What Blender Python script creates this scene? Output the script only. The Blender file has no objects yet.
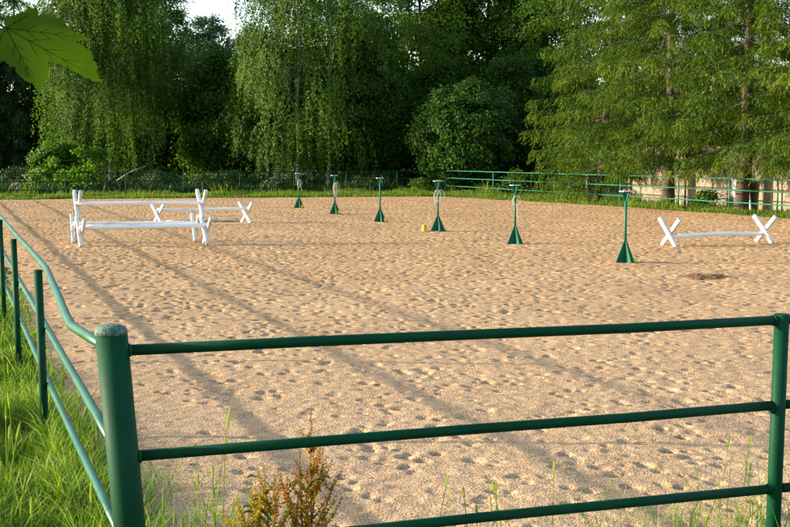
import bpy, bmesh, math, random, mathutils.geometry
import numpy as np
from mathutils import Vector, Matrix

R = math.radians
SC = bpy.context.scene
COL = SC.collection
random.seed(7)

# ------------------------------------------------------------------ camera
F_PX, W_PX, H_PX = 1130.0, 790.0, 527.0
CAM_H = 2.0
PITCH = math.atan((263.5 - 157.0) / F_PX)
cam_d = bpy.data.cameras.new('camera')
cam_d.sensor_width = 36.0
cam_d.lens = F_PX / W_PX * 36.0
cam_d.clip_end = 2000.0
cam_d.clip_start = 0.05
cam = bpy.data.objects.new('camera', cam_d)
COL.objects.link(cam)
cam.location = (0, 0, CAM_H)
cam.rotation_euler = (math.pi / 2 - PITCH, 0, 0)
SC.camera = cam

# ------------------------------------------------------------------ light
SUN_EL = R(13.0)
SUN_TO = Vector((0.998, -0.055, 0)).normalized()        # the way shadows fall
wd = bpy.data.worlds.new('World')
SC.world = wd
wd.use_nodes = True
wn = wd.node_tree.nodes
bg = wn.get('Background') or wn.new('ShaderNodeBackground')
sky = wn.new('ShaderNodeTexSky')
sky.sky_type = 'NISHITA'
sky.sun_disc = False
sky.sun_elevation = SUN_EL
sky.sun_rotation = math.atan2(-SUN_TO.x, -SUN_TO.y)      # clockwise from +Y
sky.air_density = 1.0
sky.dust_density = 1.6
wd.node_tree.links.new(sky.outputs[0], bg.inputs[0])
bg.inputs[1].default_value = 0.15
sun_d = bpy.data.lights.new('sun', 'SUN')
sun_d.energy = 3.5
sun_d.angle = R(0.8)
sun_d.color = (1.0, 0.88, 0.70)
sun = bpy.data.objects.new('sun', sun_d)
COL.objects.link(sun)
ldir = Vector((SUN_TO.x * math.cos(SUN_EL), SUN_TO.y * math.cos(SUN_EL), -math.sin(SUN_EL)))
sun.rotation_euler = ldir.to_track_quat('-Z', 'Y').to_euler()
sun.location = (-30, 5, 30)

vs = SC.view_settings
vs.view_transform = 'Standard'
vs.look = 'None'
vs.exposure = 1.74
vs.gamma = 1.0
vs.use_curve_mapping = False

# ------------------------------------------------------------------ pixel -> place
def ray(px, py):
    a = (px - W_PX / 2) / F_PX
    b = -(py - H_PX / 2) / F_PX
    cp, sp = math.cos(PITCH), math.sin(PITCH)
    return Vector((a, cp + b * sp, -sp + b * cp))

def at(px, py, z=0.0):
    d = ray(px, py)
    t = (z - CAM_H) / d.z
    return Vector((d.x * t, d.y * t, z))

def at_depth(px, py, y):
    d = ray(px, py)
    t = y / d.y
    return Vector((d.x * t, y, CAM_H + d.z * t))

ORG = Vector((-1.19, 4.75, 0))
UD = Vector((0.933, 0.36, 0))
VD = Vector((-0.36, 0.933, 0))

def uv(u, v, z=0.0):
    p = ORG + UD * u + VD * v
    return Vector((p.x, p.y, z))

def on_u(px, u):
    """point of the line u = const seen in picture column px"""
    k = (px - W_PX / 2) / F_PX
    p = ORG + UD * u
    v = (p.x - k * p.y) / (k * VD.y - VD.x)
    return uv(u, v)

# ------------------------------------------------------------------ materials
def new_mat(name):
    m = bpy.data.materials.new(name)
    m.use_nodes = True
    nt = m.node_tree
    return m, nt, nt.nodes['Principled BSDF']

def N(nt, t, **kw):
    n = nt.nodes.new(t)
    for k, v in kw.items():
        setattr(n, k, v)
    return n

def ramp(nt, stops):
    n = nt.nodes.new('ShaderNodeValToRGB')
    e = n.color_ramp.elements
    while len(e) < len(stops):
        e.new(0.5)
    for i, (p, c) in enumerate(stops):
        e[i].position = p
        e[i].color = (c[0], c[1], c[2], 1)
    return n

def noisy(name, c1, c2, scale=8.0, rough=0.6, bump=0.0, bscale=40.0, detail=4.0, stretch=None, spec=0.5, p0=0.35, p1=0.65):
    m, nt, b = new_mat(name)
    L = nt.links.new
    tc = N(nt, 'ShaderNodeTexCoord')
    src = tc.outputs['Object']
    if stretch:
        mp = N(nt, 'ShaderNodeMapping')
        mp.inputs['Scale'].default_value = stretch
        L(src, mp.inputs[0])
        src = mp.outputs[0]
    n = N(nt, 'ShaderNodeTexNoise')
    n.inputs['Scale'].default_value = scale
    n.inputs['Detail'].default_value = detail
    L(src, n.inputs['Vector'])
    r = ramp(nt, [(p0, c1), (p1, c2)])
    L(n.outputs['Fac'], r.inputs[0])
    L(r.outputs[0], b.inputs['Base Color'])
    b.inputs['Roughness'].default_value = rough
    b.inputs['Specular IOR Level'].default_value = spec
    if bump:
        n2 = N(nt, 'ShaderNodeTexNoise')
        n2.inputs['Scale'].default_value = bscale
        n2.inputs['Detail'].default_value = 5
        L(src, n2.inputs['Vector'])
        bp = N(nt, 'ShaderNodeBump')
        bp.inputs['Strength'].default_value = bump
        bp.inputs['Distance'].default_value = 0.01
        L(n2.outputs['Fac'], bp.inputs['Height'])
        L(bp.outputs[0], b.inputs['Normal'])
    return m

def leafy(name, dark, mid, light, transl=0.35, rough=0.5, spec=0.4, tscale=None):
    """foliage: colour of each leaf from the face attribute 'tint'"""
    m, nt, b = new_mat(name)
    L = nt.links.new
    a = N(nt, 'ShaderNodeAttribute')
    a.attribute_name = 'tint'
    r = ramp(nt, [(0.0, dark), (0.5, mid), (1.0, light)])
    L(a.outputs['Fac'], r.inputs[0])
    L(r.outputs[0], b.inputs['Base Color'])
    b.inputs['Roughness'].default_value = max(rough, 0.5)
    b.inputs['Specular IOR Level'].default_value = spec * 0.5
    t = N(nt, 'ShaderNodeBsdfTranslucent')
    g = N(nt, 'ShaderNodeHueSaturation')
    g.inputs['Saturation'].default_value = 1.1
    g.inputs['Value'].default_value = 1.25
    L(r.outputs[0], g.inputs['Color'])
    L(g.outputs[0], t.inputs['Color'])
    mx = N(nt, 'ShaderNodeMixShader')
    mx.inputs[0].default_value = transl
    L(b.outputs[0], mx.inputs[1])
    L(t.outputs[0], mx.inputs[2])
    L(mx.outputs[0], nt.nodes['Material Output'].inputs['Surface'])
    return m

def sand_material():
    m, nt, b = new_mat('arena_sand')
    L = nt.links.new
    tc = N(nt, 'ShaderNodeTexCoord')
    big = N(nt, 'ShaderNodeTexNoise'); big.inputs['Scale'].default_value = 0.45; big.inputs['Detail'].default_value = 5
    med = N(nt, 'ShaderNodeTexNoise'); med.inputs['Scale'].default_value = 9.0; med.inputs['Detail'].default_value = 6
    fin = N(nt, 'ShaderNodeTexNoise'); fin.inputs['Scale'].default_value = 88.0; fin.inputs['Detail'].default_value = 3
    for n in (big, med, fin):
        L(tc.outputs['Object'], n.inputs['Vector'])
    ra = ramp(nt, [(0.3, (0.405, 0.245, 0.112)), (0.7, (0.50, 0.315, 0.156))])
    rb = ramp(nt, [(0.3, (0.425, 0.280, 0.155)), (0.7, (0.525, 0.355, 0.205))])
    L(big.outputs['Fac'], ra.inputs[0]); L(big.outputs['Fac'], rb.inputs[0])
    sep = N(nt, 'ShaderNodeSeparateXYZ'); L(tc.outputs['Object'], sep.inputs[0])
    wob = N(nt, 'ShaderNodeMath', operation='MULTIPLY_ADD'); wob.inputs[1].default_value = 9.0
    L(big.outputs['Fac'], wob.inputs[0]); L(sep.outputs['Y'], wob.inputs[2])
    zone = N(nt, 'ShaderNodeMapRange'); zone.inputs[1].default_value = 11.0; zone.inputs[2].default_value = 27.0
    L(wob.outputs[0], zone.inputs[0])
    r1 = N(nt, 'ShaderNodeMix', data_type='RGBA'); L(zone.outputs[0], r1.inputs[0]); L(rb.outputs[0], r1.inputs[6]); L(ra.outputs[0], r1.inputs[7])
    r2 = ramp(nt, [(0.3, (0.80, 0.78, 0.76)), (0.65, (1.06, 1.06, 1.06))])
    L(med.outputs['Fac'], r2.inputs[0])
    r3 = ramp(nt, [(0.36, (0.40, 0.36, 0.33)), (0.5, (1.0, 1.0, 1.0)), (0.66, (1.30, 1.30, 1.34))])
    L(fin.outputs['Fac'], r3.inputs[0])
    m1 = N(nt, 'ShaderNodeMix', data_type='RGBA', blend_type='MULTIPLY'); m1.inputs[0].default_value = 1.0
    m2 = N(nt, 'ShaderNodeMix', data_type='RGBA', blend_type='MULTIPLY'); m2.inputs[0].default_value = 1.0
    L(r1.outputs[2], m1.inputs[6]); L(r2.outputs[0], m1.inputs[7])
    L(m1.outputs[2], m2.inputs[6]); L(r3.outputs[0], m2.inputs[7])
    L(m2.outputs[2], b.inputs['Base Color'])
    b.inputs['Roughness'].default_value = 0.95
    b.inputs['Specular IOR Level'].default_value = 0.15
    h1 = N(nt, 'ShaderNodeTexNoise'); h1.inputs['Scale'].default_value = 55.0; h1.inputs['Detail'].default_value = 6
    L(tc.outputs['Object'], h1.inputs['Vector'])
    b1 = N(nt, 'ShaderNodeBump'); b1.inputs['Strength'].default_value = 0.75; b1.inputs['Distance'].default_value = 0.014
    L(h1.outputs['Fac'], b1.inputs['Height'])
    b2 = N(nt, 'ShaderNodeBump'); b2.inputs['Strength'].default_value = 0.6; b2.inputs['Distance'].default_value = 0.004
    L(fin.outputs['Fac'], b2.inputs['Height']); L(b1.outputs[0], b2.inputs['Normal'])
    L(b2.outputs[0], b.inputs['Normal'])
    return m

def paint_material(name, c1, c2, worn, rough=0.34, spec=0.35):
    m, nt, b = new_mat(name)
    L = nt.links.new
    tc = N(nt, 'ShaderNodeTexCoord')
    n = N(nt, 'ShaderNodeTexNoise'); n.inputs['Scale'].default_value = 3.0; n.inputs['Detail'].default_value = 6
    L(tc.outputs['Object'], n.inputs['Vector'])
    r = ramp(nt, [(0.35, c1), (0.65, c2)])
    L(n.outputs['Fac'], r.inputs[0])
    n2 = N(nt, 'ShaderNodeTexNoise'); n2.inputs['Scale'].default_value = 38.0; n2.inputs['Detail'].default_value = 8
    n2.inputs['Roughness'].default_value = 0.7
    L(tc.outputs['Object'], n2.inputs['Vector'])
    r2 = ramp(nt, [(0.66, (0, 0, 0)), (0.72, (1, 1, 1))])
    L(n2.outputs['Fac'], r2.inputs[0])
    mx = N(nt, 'ShaderNodeMix', data_type='RGBA')
    L(r2.outputs[0], mx.inputs[0]); L(r.outputs[0], mx.inputs[6]); mx.inputs[7].default_value = (*worn, 1)
    L(mx.outputs[2], b.inputs['Base Color'])
    rr = N(nt, 'ShaderNodeMapRange'); rr.inputs[3].default_value = rough - 0.08; rr.inputs[4].default_value = rough + 0.18
    L(n.outputs['Fac'], rr.inputs[0]); L(rr.outputs[0], b.inputs['Roughness'])
    b.inputs['Specular IOR Level'].default_value = spec
    bp = N(nt, 'ShaderNodeBump'); bp.inputs['Strength'].default_value = 0.12; bp.inputs['Distance'].default_value = 0.003
    L(n2.outputs['Fac'], bp.inputs['Height']); L(bp.outputs[0], b.inputs['Normal'])
    return m

M = {}
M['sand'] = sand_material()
M['ground'] = noisy('ground', (0.022, 0.032, 0.010), (0.055, 0.070, 0.020), 1.2, 0.95, 0.4, 9, spec=0.1)
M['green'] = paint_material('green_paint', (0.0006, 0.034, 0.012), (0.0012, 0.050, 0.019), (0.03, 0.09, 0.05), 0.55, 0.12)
M['bleached'] = paint_material('bleached_green_paint', (0.003, 0.066, 0.030), (0.012, 0.105, 0.058), (0.2, 0.28, 0.24), 0.36)  # paler green with light flecks, for the left fence rails
M['teal'] = paint_material('teal_paint', (0.003, 0.095, 0.052), (0.007, 0.125, 0.072), (0.15, 0.25, 0.2), 0.45)  # fence green made lighter, the sun on the right fence put into its colour
M['cap'] = noisy('weathered_cap', (0.012, 0.06, 0.034), (0.12, 0.175, 0.145), 60, 0.8, 0.8, 90, detail=8)
M['stand'] = paint_material('stand_green', (0.004, 0.085, 0.042), (0.008, 0.115, 0.06), (0.1, 0.12, 0.08), 0.5, 0.25)
M['plate'] = noisy('worn_plate', (0.33, 0.42, 0.38), (0.55, 0.55, 0.5), 20, 0.6)
M['red'] = noisy('red_paint', (0.5, 0.05, 0.05), (0.62, 0.09, 0.08), 15, 0.5)
M['rope'] = noisy('white_rope', (0.34, 0.33, 0.30), (0.54, 0.53, 0.49), 60, 0.9)
M['white'] = noisy('white_painted_wood', (0.50, 0.47, 0.42), (0.76, 0.755, 0.73), 4, 0.6, 0.25, 60, detail=8)
M['whitepole'] = noisy('chipped_white_pole', (0.52, 0.47, 0.40), (0.80, 0.80, 0.78), 3.2, 0.6, 0.25, 50, detail=9, stretch=(0.5, 5, 5), p0=0.30, p1=0.42)
M['greypole'] = noisy('weathered_pole', (0.16, 0.15, 0.13), (0.42, 0.41, 0.38), 5, 0.85, 0.3, 50, stretch=(0.8, 5, 5))
M['endgrain'] = noisy('bare_wood', (0.40, 0.25, 0.12), (0.55, 0.37, 0.19), 14, 0.85)
M['yellow'] = noisy('yellow_plastic', (0.70, 0.42, 0.015), (0.80, 0.52, 0.03), 9, 0.45)
M['ball'] = noisy('yellow_felt', (0.50, 0.50, 0.03), (0.66, 0.66, 0.05), 50, 0.95)
M['dung'] = noisy('dung', (0.085, 0.038, 0.012), (0.19, 0.095, 0.035), 26, 0.95, 0.8, 60, detail=7)
M['bark'] = noisy('bark', (0.05, 0.04, 0.028), (0.16, 0.13, 0.095), 5, 0.95, 0.7, 22, stretch=(3, 3, 0.6))
M['sprucebark'] = noisy('spruce_bark', (0.04, 0.03, 0.02), (0.13, 0.095, 0.062), 7, 0.95, 0.7, 24, stretch=(3, 3, 0.8))
M['birchbark'] = noisy('birch_bark', (0.07, 0.06, 0.05), (0.36, 0.34, 0.31), 3.0, 0.8, 0.3, 20, stretch=(1.2, 1.2, 3.0), p0=0.34, p1=0.45)
M['deadwood'] = noisy('dead_wood', (0.10, 0.09, 0.075), (0.22, 0.20, 0.17), 6, 0.9, 0.4, 30)
M['concrete'] = noisy('concrete', (0.15, 0.12, 0.08), (0.31, 0.25, 0.175), 1.6, 0.9, 0.35, 30, detail=9, stretch=(1.6, 1.6, 0.6))
M['concrete2'] = noisy('old_concrete', (0.12, 0.10, 0.075), (0.24, 0.20, 0.15), 1.8, 0.9, 0.35, 30, detail=8)
M['bluepanel'] = noisy('pale_blue_board', (0.38, 0.45, 0.52), (0.52, 0.58, 0.63), 3, 0.7)
M['stone'] = noisy('stone', (0.06, 0.06, 0.055), (0.15, 0.145, 0.135), 5, 0.9, 0.5, 16)

M['grass'] = leafy('grass_blades', (0.050, 0.115, 0.006), (0.125, 0.235, 0.012), (0.36, 0.38, 0.11), 0.5, 0.5, 0.5)
M['strip'] = leafy('verge_grass', (0.035, 0.085, 0.008), (0.085, 0.165, 0.012), (0.26, 0.26, 0.04), 0.45)
M['birch'] = leafy('birch_leaves', (0.024, 0.066, 0.009), (0.055, 0.118, 0.014), (0.125, 0.185, 0.028), 0.40, 0.55, 0.25)
M['linden'] = leafy('linden_leaves', (0.020, 0.062, 0.007), (0.060, 0.132, 0.011), (0.14, 0.22, 0.018), 0.45)
M['darkleaf'] = leafy('dark_leaves', (0.022, 0.064, 0.008), (0.048, 0.114, 0.012), (0.10, 0.175, 0.018), 0.45, 0.5, 0.25)
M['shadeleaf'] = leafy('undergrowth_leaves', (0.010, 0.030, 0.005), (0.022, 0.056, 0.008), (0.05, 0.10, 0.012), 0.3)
M['bluish'] = leafy('far_leaves', (0.018, 0.050, 0.024), (0.036, 0.084, 0.036), (0.07, 0.125, 0.05), 0.38)  # blue cast of distance haze painted into the leaf colour
M['lilac'] = leafy('bush_leaves', (0.014, 0.050, 0.006), (0.034, 0.092, 0.010), (0.085, 0.155, 0.018), 0.32, 0.5, 0.28)
M['maplebush'] = leafy('bright_leaves', (0.040, 0.105, 0.008), (0.075, 0.165, 0.012), (0.15, 0.25, 0.022), 0.45)
M['spruce'] = leafy('spruce_needles', (0.018, 0.052, 0.005), (0.050, 0.102, 0.008), (0.130, 0.172, 0.014), 0.30, 0.6, 0.2)
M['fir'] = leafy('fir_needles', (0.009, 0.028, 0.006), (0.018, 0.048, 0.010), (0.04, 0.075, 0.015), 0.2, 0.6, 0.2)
M['seed'] = leafy('dock_seeds', (0.28, 0.085, 0.015), (0.44, 0.21, 0.020), (0.38, 0.40, 0.03), 0.25, 0.8, 0.1)
M['dockleaf'] = leafy('dock_leaf', (0.04, 0.09, 0.01), (0.08, 0.15, 0.015), (0.15, 0.2, 0.03), 0.35)
M['stem'] = noisy('weed_stem', (0.10, 0.08, 0.02), (0.18, 0.13, 0.03), 20, 0.8)

def maple_material():
    m, nt, b = new_mat('maple_leaf')
    L = nt.links.new
    tc = N(nt, 'ShaderNodeTexCoord')
    n = N(nt, 'ShaderNodeTexNoise'); n.inputs['Scale'].default_value = 45; n.inputs['Detail'].default_value = 6
    L(tc.outputs['Object'], n.inputs['Vector'])
    r = ramp(nt, [(0.32, (0.010, 0.032, 0.0015)), (0.68, (0.036, 0.074, 0.003))])
    L(n.outputs['Fac'], r.inputs[0]); L(r.outputs[0], b.inputs['Base Color'])
    b.inputs['Roughness'].default_value = 0.7
    b.inputs['Specular IOR Level'].default_value = 0.12
    t = N(nt, 'ShaderNodeBsdfTranslucent'); t.inputs['Color'].default_value = (0.07, 0.145, 0.004, 1)
    mx = N(nt, 'ShaderNodeMixShader'); mx.inputs[0].default_value = 0.45
    L(b.outputs[0], mx.inputs[1]); L(t.outputs[0], mx.inputs[2])
    L(mx.outputs[0], nt.nodes['Material Output'].inputs['Surface'])
    bp = N(nt, 'ShaderNodeBump'); bp.inputs['Strength'].default_value = 0.25; bp.inputs['Distance'].default_value = 0.002
    L(n.outputs['Fac'], bp.inputs['Height']); L(bp.outputs[0], b.inputs['Normal'])
    return m
M['maple'] = maple_material()

# ------------------------------------------------------------------ object helpers
def tag(o, label, cat, group=None, kind=None):
    if label: o['label'] = label
    if cat: o['category'] = cat
    if group: o['group'] = group
    if kind: o['kind'] = kind
    return o

def thing(name, loc, label, cat, group=None, rz=0.0):
    o = bpy.data.objects.new(name, None)
    o.empty_display_size = 0.2
    COL.objects.link(o)
    o.location = loc
    o.rotation_euler = (0, 0, rz)
    return tag(o, label, cat, group)

def link_mesh(name, me, mat, parent=None):
    o = bpy.data.objects.new(name, me)
    COL.objects.link(o)
    if mat: me.materials.append(mat)
    if parent is not None: o.parent = parent
    return o

class MB:
    """collects boxes, bars and tubes; build() makes ONE mesh object"""
    def __init__(s):
        s.v, s.f, s.sm = [], [], []
    def add(s, vs_, fs_, smooth=False):
        b = len(s.v)
        s.v += [tuple(p) for p in vs_]
        for f in fs_:
            s.f.append([i + b for i in f]); s.sm.append(smooth and len(f) == 4)
    def tube(s, pts, rad, n=12, caps=True):
        pts = [Vector(p) for p in pts]
        k = len(pts)
        rads = [rad] * k if isinstance(rad, (int, float)) else list(rad)
        rings = []
        t0 = (pts[1] - pts[0]).normalized()
        ref = Vector((0, 0, 1)) if abs(t0.z) < 0.9 else Vector((1, 0, 0))
        x = t0.cross(ref).normalized()
        for i in range(k):
            if i == 0: t = pts[1] - pts[0]
            elif i == k - 1: t = pts[-1] - pts[-2]
            else: t = (pts[i + 1] - pts[i]).normalized() + (pts[i] - pts[i - 1]).normalized()
            if t.length < 1e-9: t = pts[min(i + 1, k - 1)] - pts[i]
            t.normalize()
            x = (x - t * x.dot(t))
            if x.length < 1e-6: x = t.orthogonal()
            x.normalize()
            y = t.cross(x)
            rings.append([pts[i] + (x * math.cos(a) + y * math.sin(a)) * rads[i] for a in [2 * math.pi * j / n for j in range(n)]])
        vs_ = [p for r in rings for p in r]
        fs_ = []
        for i in range(k - 1):
            for j in range(n):
                a, b2 = i * n + j, i * n + (j + 1) % n
                fs_.append([a, b2, b2 + n, a + n])
        if caps:
            fs_.append(list(range(n))[::-1]); fs_.append([(k - 1) * n + j for j in range(n)])
        s.add(vs_, fs_, True)
    def box(s, c, size, rot=None, bev=0.0):
        """box with optional chamfered long edges"""
        cx = Vector(c); hx, hy, hz = [q / 2 for q in size]
        m = rot or Matrix.Identity(3)
        if bev <= 0:
            vs_ = [cx + m @ Vector((a * hx, b * hy, d * hz)) for a in (-1, 1) for b in (-1, 1) for d in (-1, 1)]
            s.add(vs_, [[0, 1, 3, 2], [4, 6, 7, 5], [0, 4, 5, 1], [2, 3, 7, 6], [0, 2, 6, 4], [1, 5, 7, 3]])
        else:                                   # chamfered along z
            prof = [(-hx + bev, -hy), (hx - bev, -hy), (hx, -hy + bev), (hx, hy - bev), (hx - bev, hy), (-hx + bev, hy), (-hx, hy - bev), (-hx, -hy + bev)]
            vs_ = [cx + m @ Vector((a, b, z)) for z in (-hz, hz) for a, b in prof]
            fs_ = [[i, (i + 1) % 8, (i + 1) % 8 + 8, i + 8] for i in range(8)] + [list(range(8))[::-1], list(range(8, 16))]
            s.add(vs_, fs_)
    def prism(s, tri, d):
        """polygon (list of points) extruded by vector d, centred"""
        d = Vector(d); n = len(tri)
        vs_ = [Vector(p) - d / 2 for p in tri] + [Vector(p) + d / 2 for p in tri]
        s.add(vs_, [list(range(n))[::-1], list(range(n, 2 * n))] + [[i, (i + 1) % n, (i + 1) % n + n, i + n] for i in range(n)])
    def build(s, name, mat, parent=None):
        me = bpy.data.meshes.new(name)
        me.from_pydata(s.v, [], s.f)
        me.polygons.foreach_set('use_smooth', s.sm)
        me.update()
        return link_mesh(name, me, mat, parent)

def quad_mesh(name, V, F, mat, parent=None, tint=None, smooth=False):
    me = bpy.data.meshes.new(name)
    V = np.ascontiguousarray(V, dtype=np.float32).reshape(-1, 3)
    F = np.ascontiguousarray(F, dtype=np.int32).reshape(-1, 4)
    me.vertices.add(len(V)); me.vertices.foreach_set('co', V.ravel())
    me.loops.add(F.size); me.loops.foreach_set('vertex_index', F.ravel())
    me.polygons.add(len(F))
    me.polygons.foreach_set('loop_start', np.arange(0, F.size, 4, dtype=np.int32))
    me.polygons.foreach_set('loop_total', np.full(len(F), 4, dtype=np.int32))
    me.polygons.foreach_set('use_smooth', np.full(len(F), smooth, dtype=bool))
    me.update(calc_edges=True)
    if tint is not None:
        a = me.attributes.new('tint', 'FLOAT', 'FACE')
        a.data.foreach_set('value', np.ascontiguousarray(tint, dtype=np.float32))
    return link_mesh(name, me, mat, parent)

def copy_thing(o, loc, rz=None):
    c = o.copy(); COL.objects.link(c); c.location = loc
    if rz is not None: c.rotation_euler = (0, 0, rz)
    for ch in list(o.children):
        d = ch.copy(); COL.objects.link(d); d.parent = c
        for g in list(ch.children):
            e = g.copy(); COL.objects.link(e); e.parent = d
    return c

def unit(a):
    return a / np.maximum(np.linalg.norm(a, axis=-1, keepdims=True), 1e-9)

def leaf_quads(P, A, Nn, L, Wd):
    """diamond leaves: base P, along A, roughly facing Nn"""
    A = unit(A)
    B = unit(np.cross(Nn, A))
    Nn = np.cross(A, B)
    L = L[:, None]; Wd = Wd[:, None]
    mid = P + A * L * 0.45
    V = np.stack([P, mid + B * Wd * 0.5 + Nn * Wd * 0.12, P + A * L, mid - B * Wd * 0.5 + Nn * Wd * 0.12], axis=1)
    F = np.arange(len(P) * 4).reshape(-1, 4)
    return V.reshape(-1, 3), F

# ------------------------------------------------------------------ SETTING: ground and sand
def lattice_noise(us, vs_, cell, rng):
    """smooth value noise on the separable grid us x vs_"""
    a = us / cell; b = vs_ / cell
    ia = np.floor(a).astype(int); ib = np.floor(b).astype(int)
    fa = a - ia; fb = b - ib
    fa = fa * fa * (3 - 2 * fa); fb = fb * fb * (3 - 2 * fb)
    ia -= ia.min(); ib -= ib.min()
    G = rng.random((ia.max() + 2, ib.max() + 2)) * 2 - 1
    fa = fa[:, None]; fb = fb[None, :]
    g = lambda p, q: G[np.ix_(ia + p, ib + q)]
    return (g(0, 0) * (1 - fa) + g(1, 0) * fa) * (1 - fb) + (g(0, 1) * (1 - fa) + g(1, 1) * fa) * fb

def build_ground():
    rng = np.random.default_rng(3)
    mb = MB()
    n = 60
    xs = np.concatenate([-np.geomspace(900, 3, n), np.linspace(-2, 2, 5), np.geomspace(3, 900, n)])
    ys = np.concatenate([-np.geomspace(900, 3, n), np.linspace(-2, 2, 5), np.geomspace(3, 900, n)]) + 30
    X, Y = np.meshgrid(xs, ys, indexing='ij')
    D = np.hypot(X, Y - 30)
    Z = -0.065 + np.clip((D - 90) / 700, 0, 1) ** 1.3 * 30 + np.clip((D - 60) / 60, 0, 1) * np.sin(X * 0.05) * np.cos(Y * 0.043) * 0.8
    V = np.stack([X, Y, Z], -1)
    a, b = len(xs), len(ys)
    idx = np.arange(a * b).reshape(a, b)
    F = np.stack([idx[:-1, :-1], idx[1:, :-1], idx[1:, 1:], idx[:-1, 1:]], -1)
    o = quad_mesh('ground', V, F, M['ground'], smooth=True)
    tag(o, None, None, kind='structure')

V_FAR = 49.8
def sand_edges(us, vs_, rng):
    """signed inside distance of the sand sheet, irregular border"""
    U, Vv = np.meshgrid(us, vs_, indexing='ij')
    n = 0.22 * lattice_noise(us, vs_, 1.3, rng) + 0.10 * lattice_noise(us, vs_, 0.35, rng)
    right = 25.15 - U - np.clip((Vv - 26) / 24, 0, 1) ** 1.6 * 2.6
    left = U - 0.22
    near = Vv + 0.45 - np.clip(1.8 - U, 0, 1.8) * 0.85
    far = (52.2 - U * 0.155) - Vv
    d = np.minimum(np.minimum(left, right), np.minimum(near, far))
    return d + n

def build_sand():
    rng = np.random.default_rng(11)
    us = np.concatenate([np.arange(0, 6, 0.0165), np.arange(6, 26, 0.026)])
    vl = [-0.9]
    while vl[-1] < 53:
        v = vl[-1]
        vl.append(v + (0.017 if v < 5 else 0.021 if v < 10 else 0.026 if v < 20 else 0.033 if v < 34 else 0.055))
    vs_ = np.array(vl)
    H = 0.014 * lattice_noise(us, vs_, 1.1, rng) + 0.0045 * lattice_noise(us, vs_, 0.42, rng) \
        + 0.0034 * lattice_noise(us, vs_, 0.17, rng) + 0.0042 * lattice_noise(us, vs_, 0.08, rng)
    H += 0.0030 * lattice_noise(us, vs_, 0.042, rng)
    # hoof prints
    npr = 36000
    for _ in range(npr):
        cu = rng.uniform(0.3, 25.6); cv = rng.uniform(-0.4, 52) if rng.random() < 0.93 else rng.uniform(0.3, 22)
        if cu < 1.1 and rng.random() < 0.6: continue
        if cv < 9 and rng.random() < 0.25: continue
        a = rng.uniform(0.026, 0.056); b = a * rng.uniform(0.75, 1.25)
        far_k = min(1.0, max(0.0, (cv - 4) / 10)); a *= 1 + 0.12 * far_k; b = a * rng.uniform(0.7, 1.4)
        dep = rng.uniform(0.006, 0.021) * (1 + 0.95 * far_k) * (1.0 if rng.random() < 0.8 else 1.5)
        w = 2.6 * max(a, b)
        i0, i1 = np.searchsorted(us, [cu - w, cu + w]); j0, j1 = np.searchsorted(vs_, [cv - w, cv + w])
        if i1 - i0 < 2 or j1 - j0 < 2: continue
        du = us[i0:i1][:, None] - cu; dv = vs_[j0:j1][None, :] - cv
        th = rng.uniform(0, 3.14); c, s_ = math.cos(th), math.sin(th)
        p = (du * c + dv * s_) / a; q = (-du * s_ + dv * c) / b
        r = np.sqrt(p * p + q * q)
        tilt = 1 + 0.45 * (p * math.cos(th * 3) + q * math.sin(th * 3)) / np.maximum(r, 1)
        H[i0:i1, j0:j1] += -dep * np.exp(-r ** 3.2) * tilt + 0.08 * dep * np.exp(-((r - 1.5) / 0.5) ** 2) * tilt
    d = sand_edges(us, vs_, rng)
    H = np.maximum(H, -0.058)
    H += np.where(d < 0.5, -(0.5 - d) * 0.09, 0)
    U, Vv = np.meshgrid(us, vs_, indexing='ij')
    X = ORG.x + U * UD.x + Vv * VD.x; Y = ORG.y + U * UD.y + Vv * VD.y
    V = np.stack([X, Y, H], -1).reshape(-1, 3)
    a, b = len(us), len(vs_)
    idx = np.arange(a * b).reshape(a, b)
    F = np.stack([idx[:-1, :-1], idx[1:, :-1], idx[1:, 1:], idx[:-1, 1:]], -1)
    keep = (d[:-1, :-1] > -0.1) & (d[1:, 1:] > -0.1)
    F = F[keep]
    used = np.zeros(a * b, bool); used[F.ravel()] = True
    remap = np.cumsum(used) - 1
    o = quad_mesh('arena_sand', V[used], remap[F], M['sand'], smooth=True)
    tag(o, None, None, kind='structure')

build_ground()
build_sand()

# ------------------------------------------------------------------ FENCES
Z_TOP, Z_MID, Z_LOW = 1.205, 0.77, 0.36

def straight(mb, a, b, r, n=12):
    """a rail with a hint of unevenness along its length"""
    a = Vector(a); b = Vector(b); L = (b - a).length
    k = max(2, int(L / 1.0) + 1)
    pts = []
    for i in range(k + 1):
        p = a.lerp(b, i / k)
        if 0 < i < k: p = p + Vector((random.uniform(-1, 1) * 0.004, random.uniform(-1, 1) * 0.004, random.uniform(-1, 1) * 0.006))
        pts.append(p)
    mb.tube(pts, r, n)

def weld(root, p, r, mat):
    pass

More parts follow.
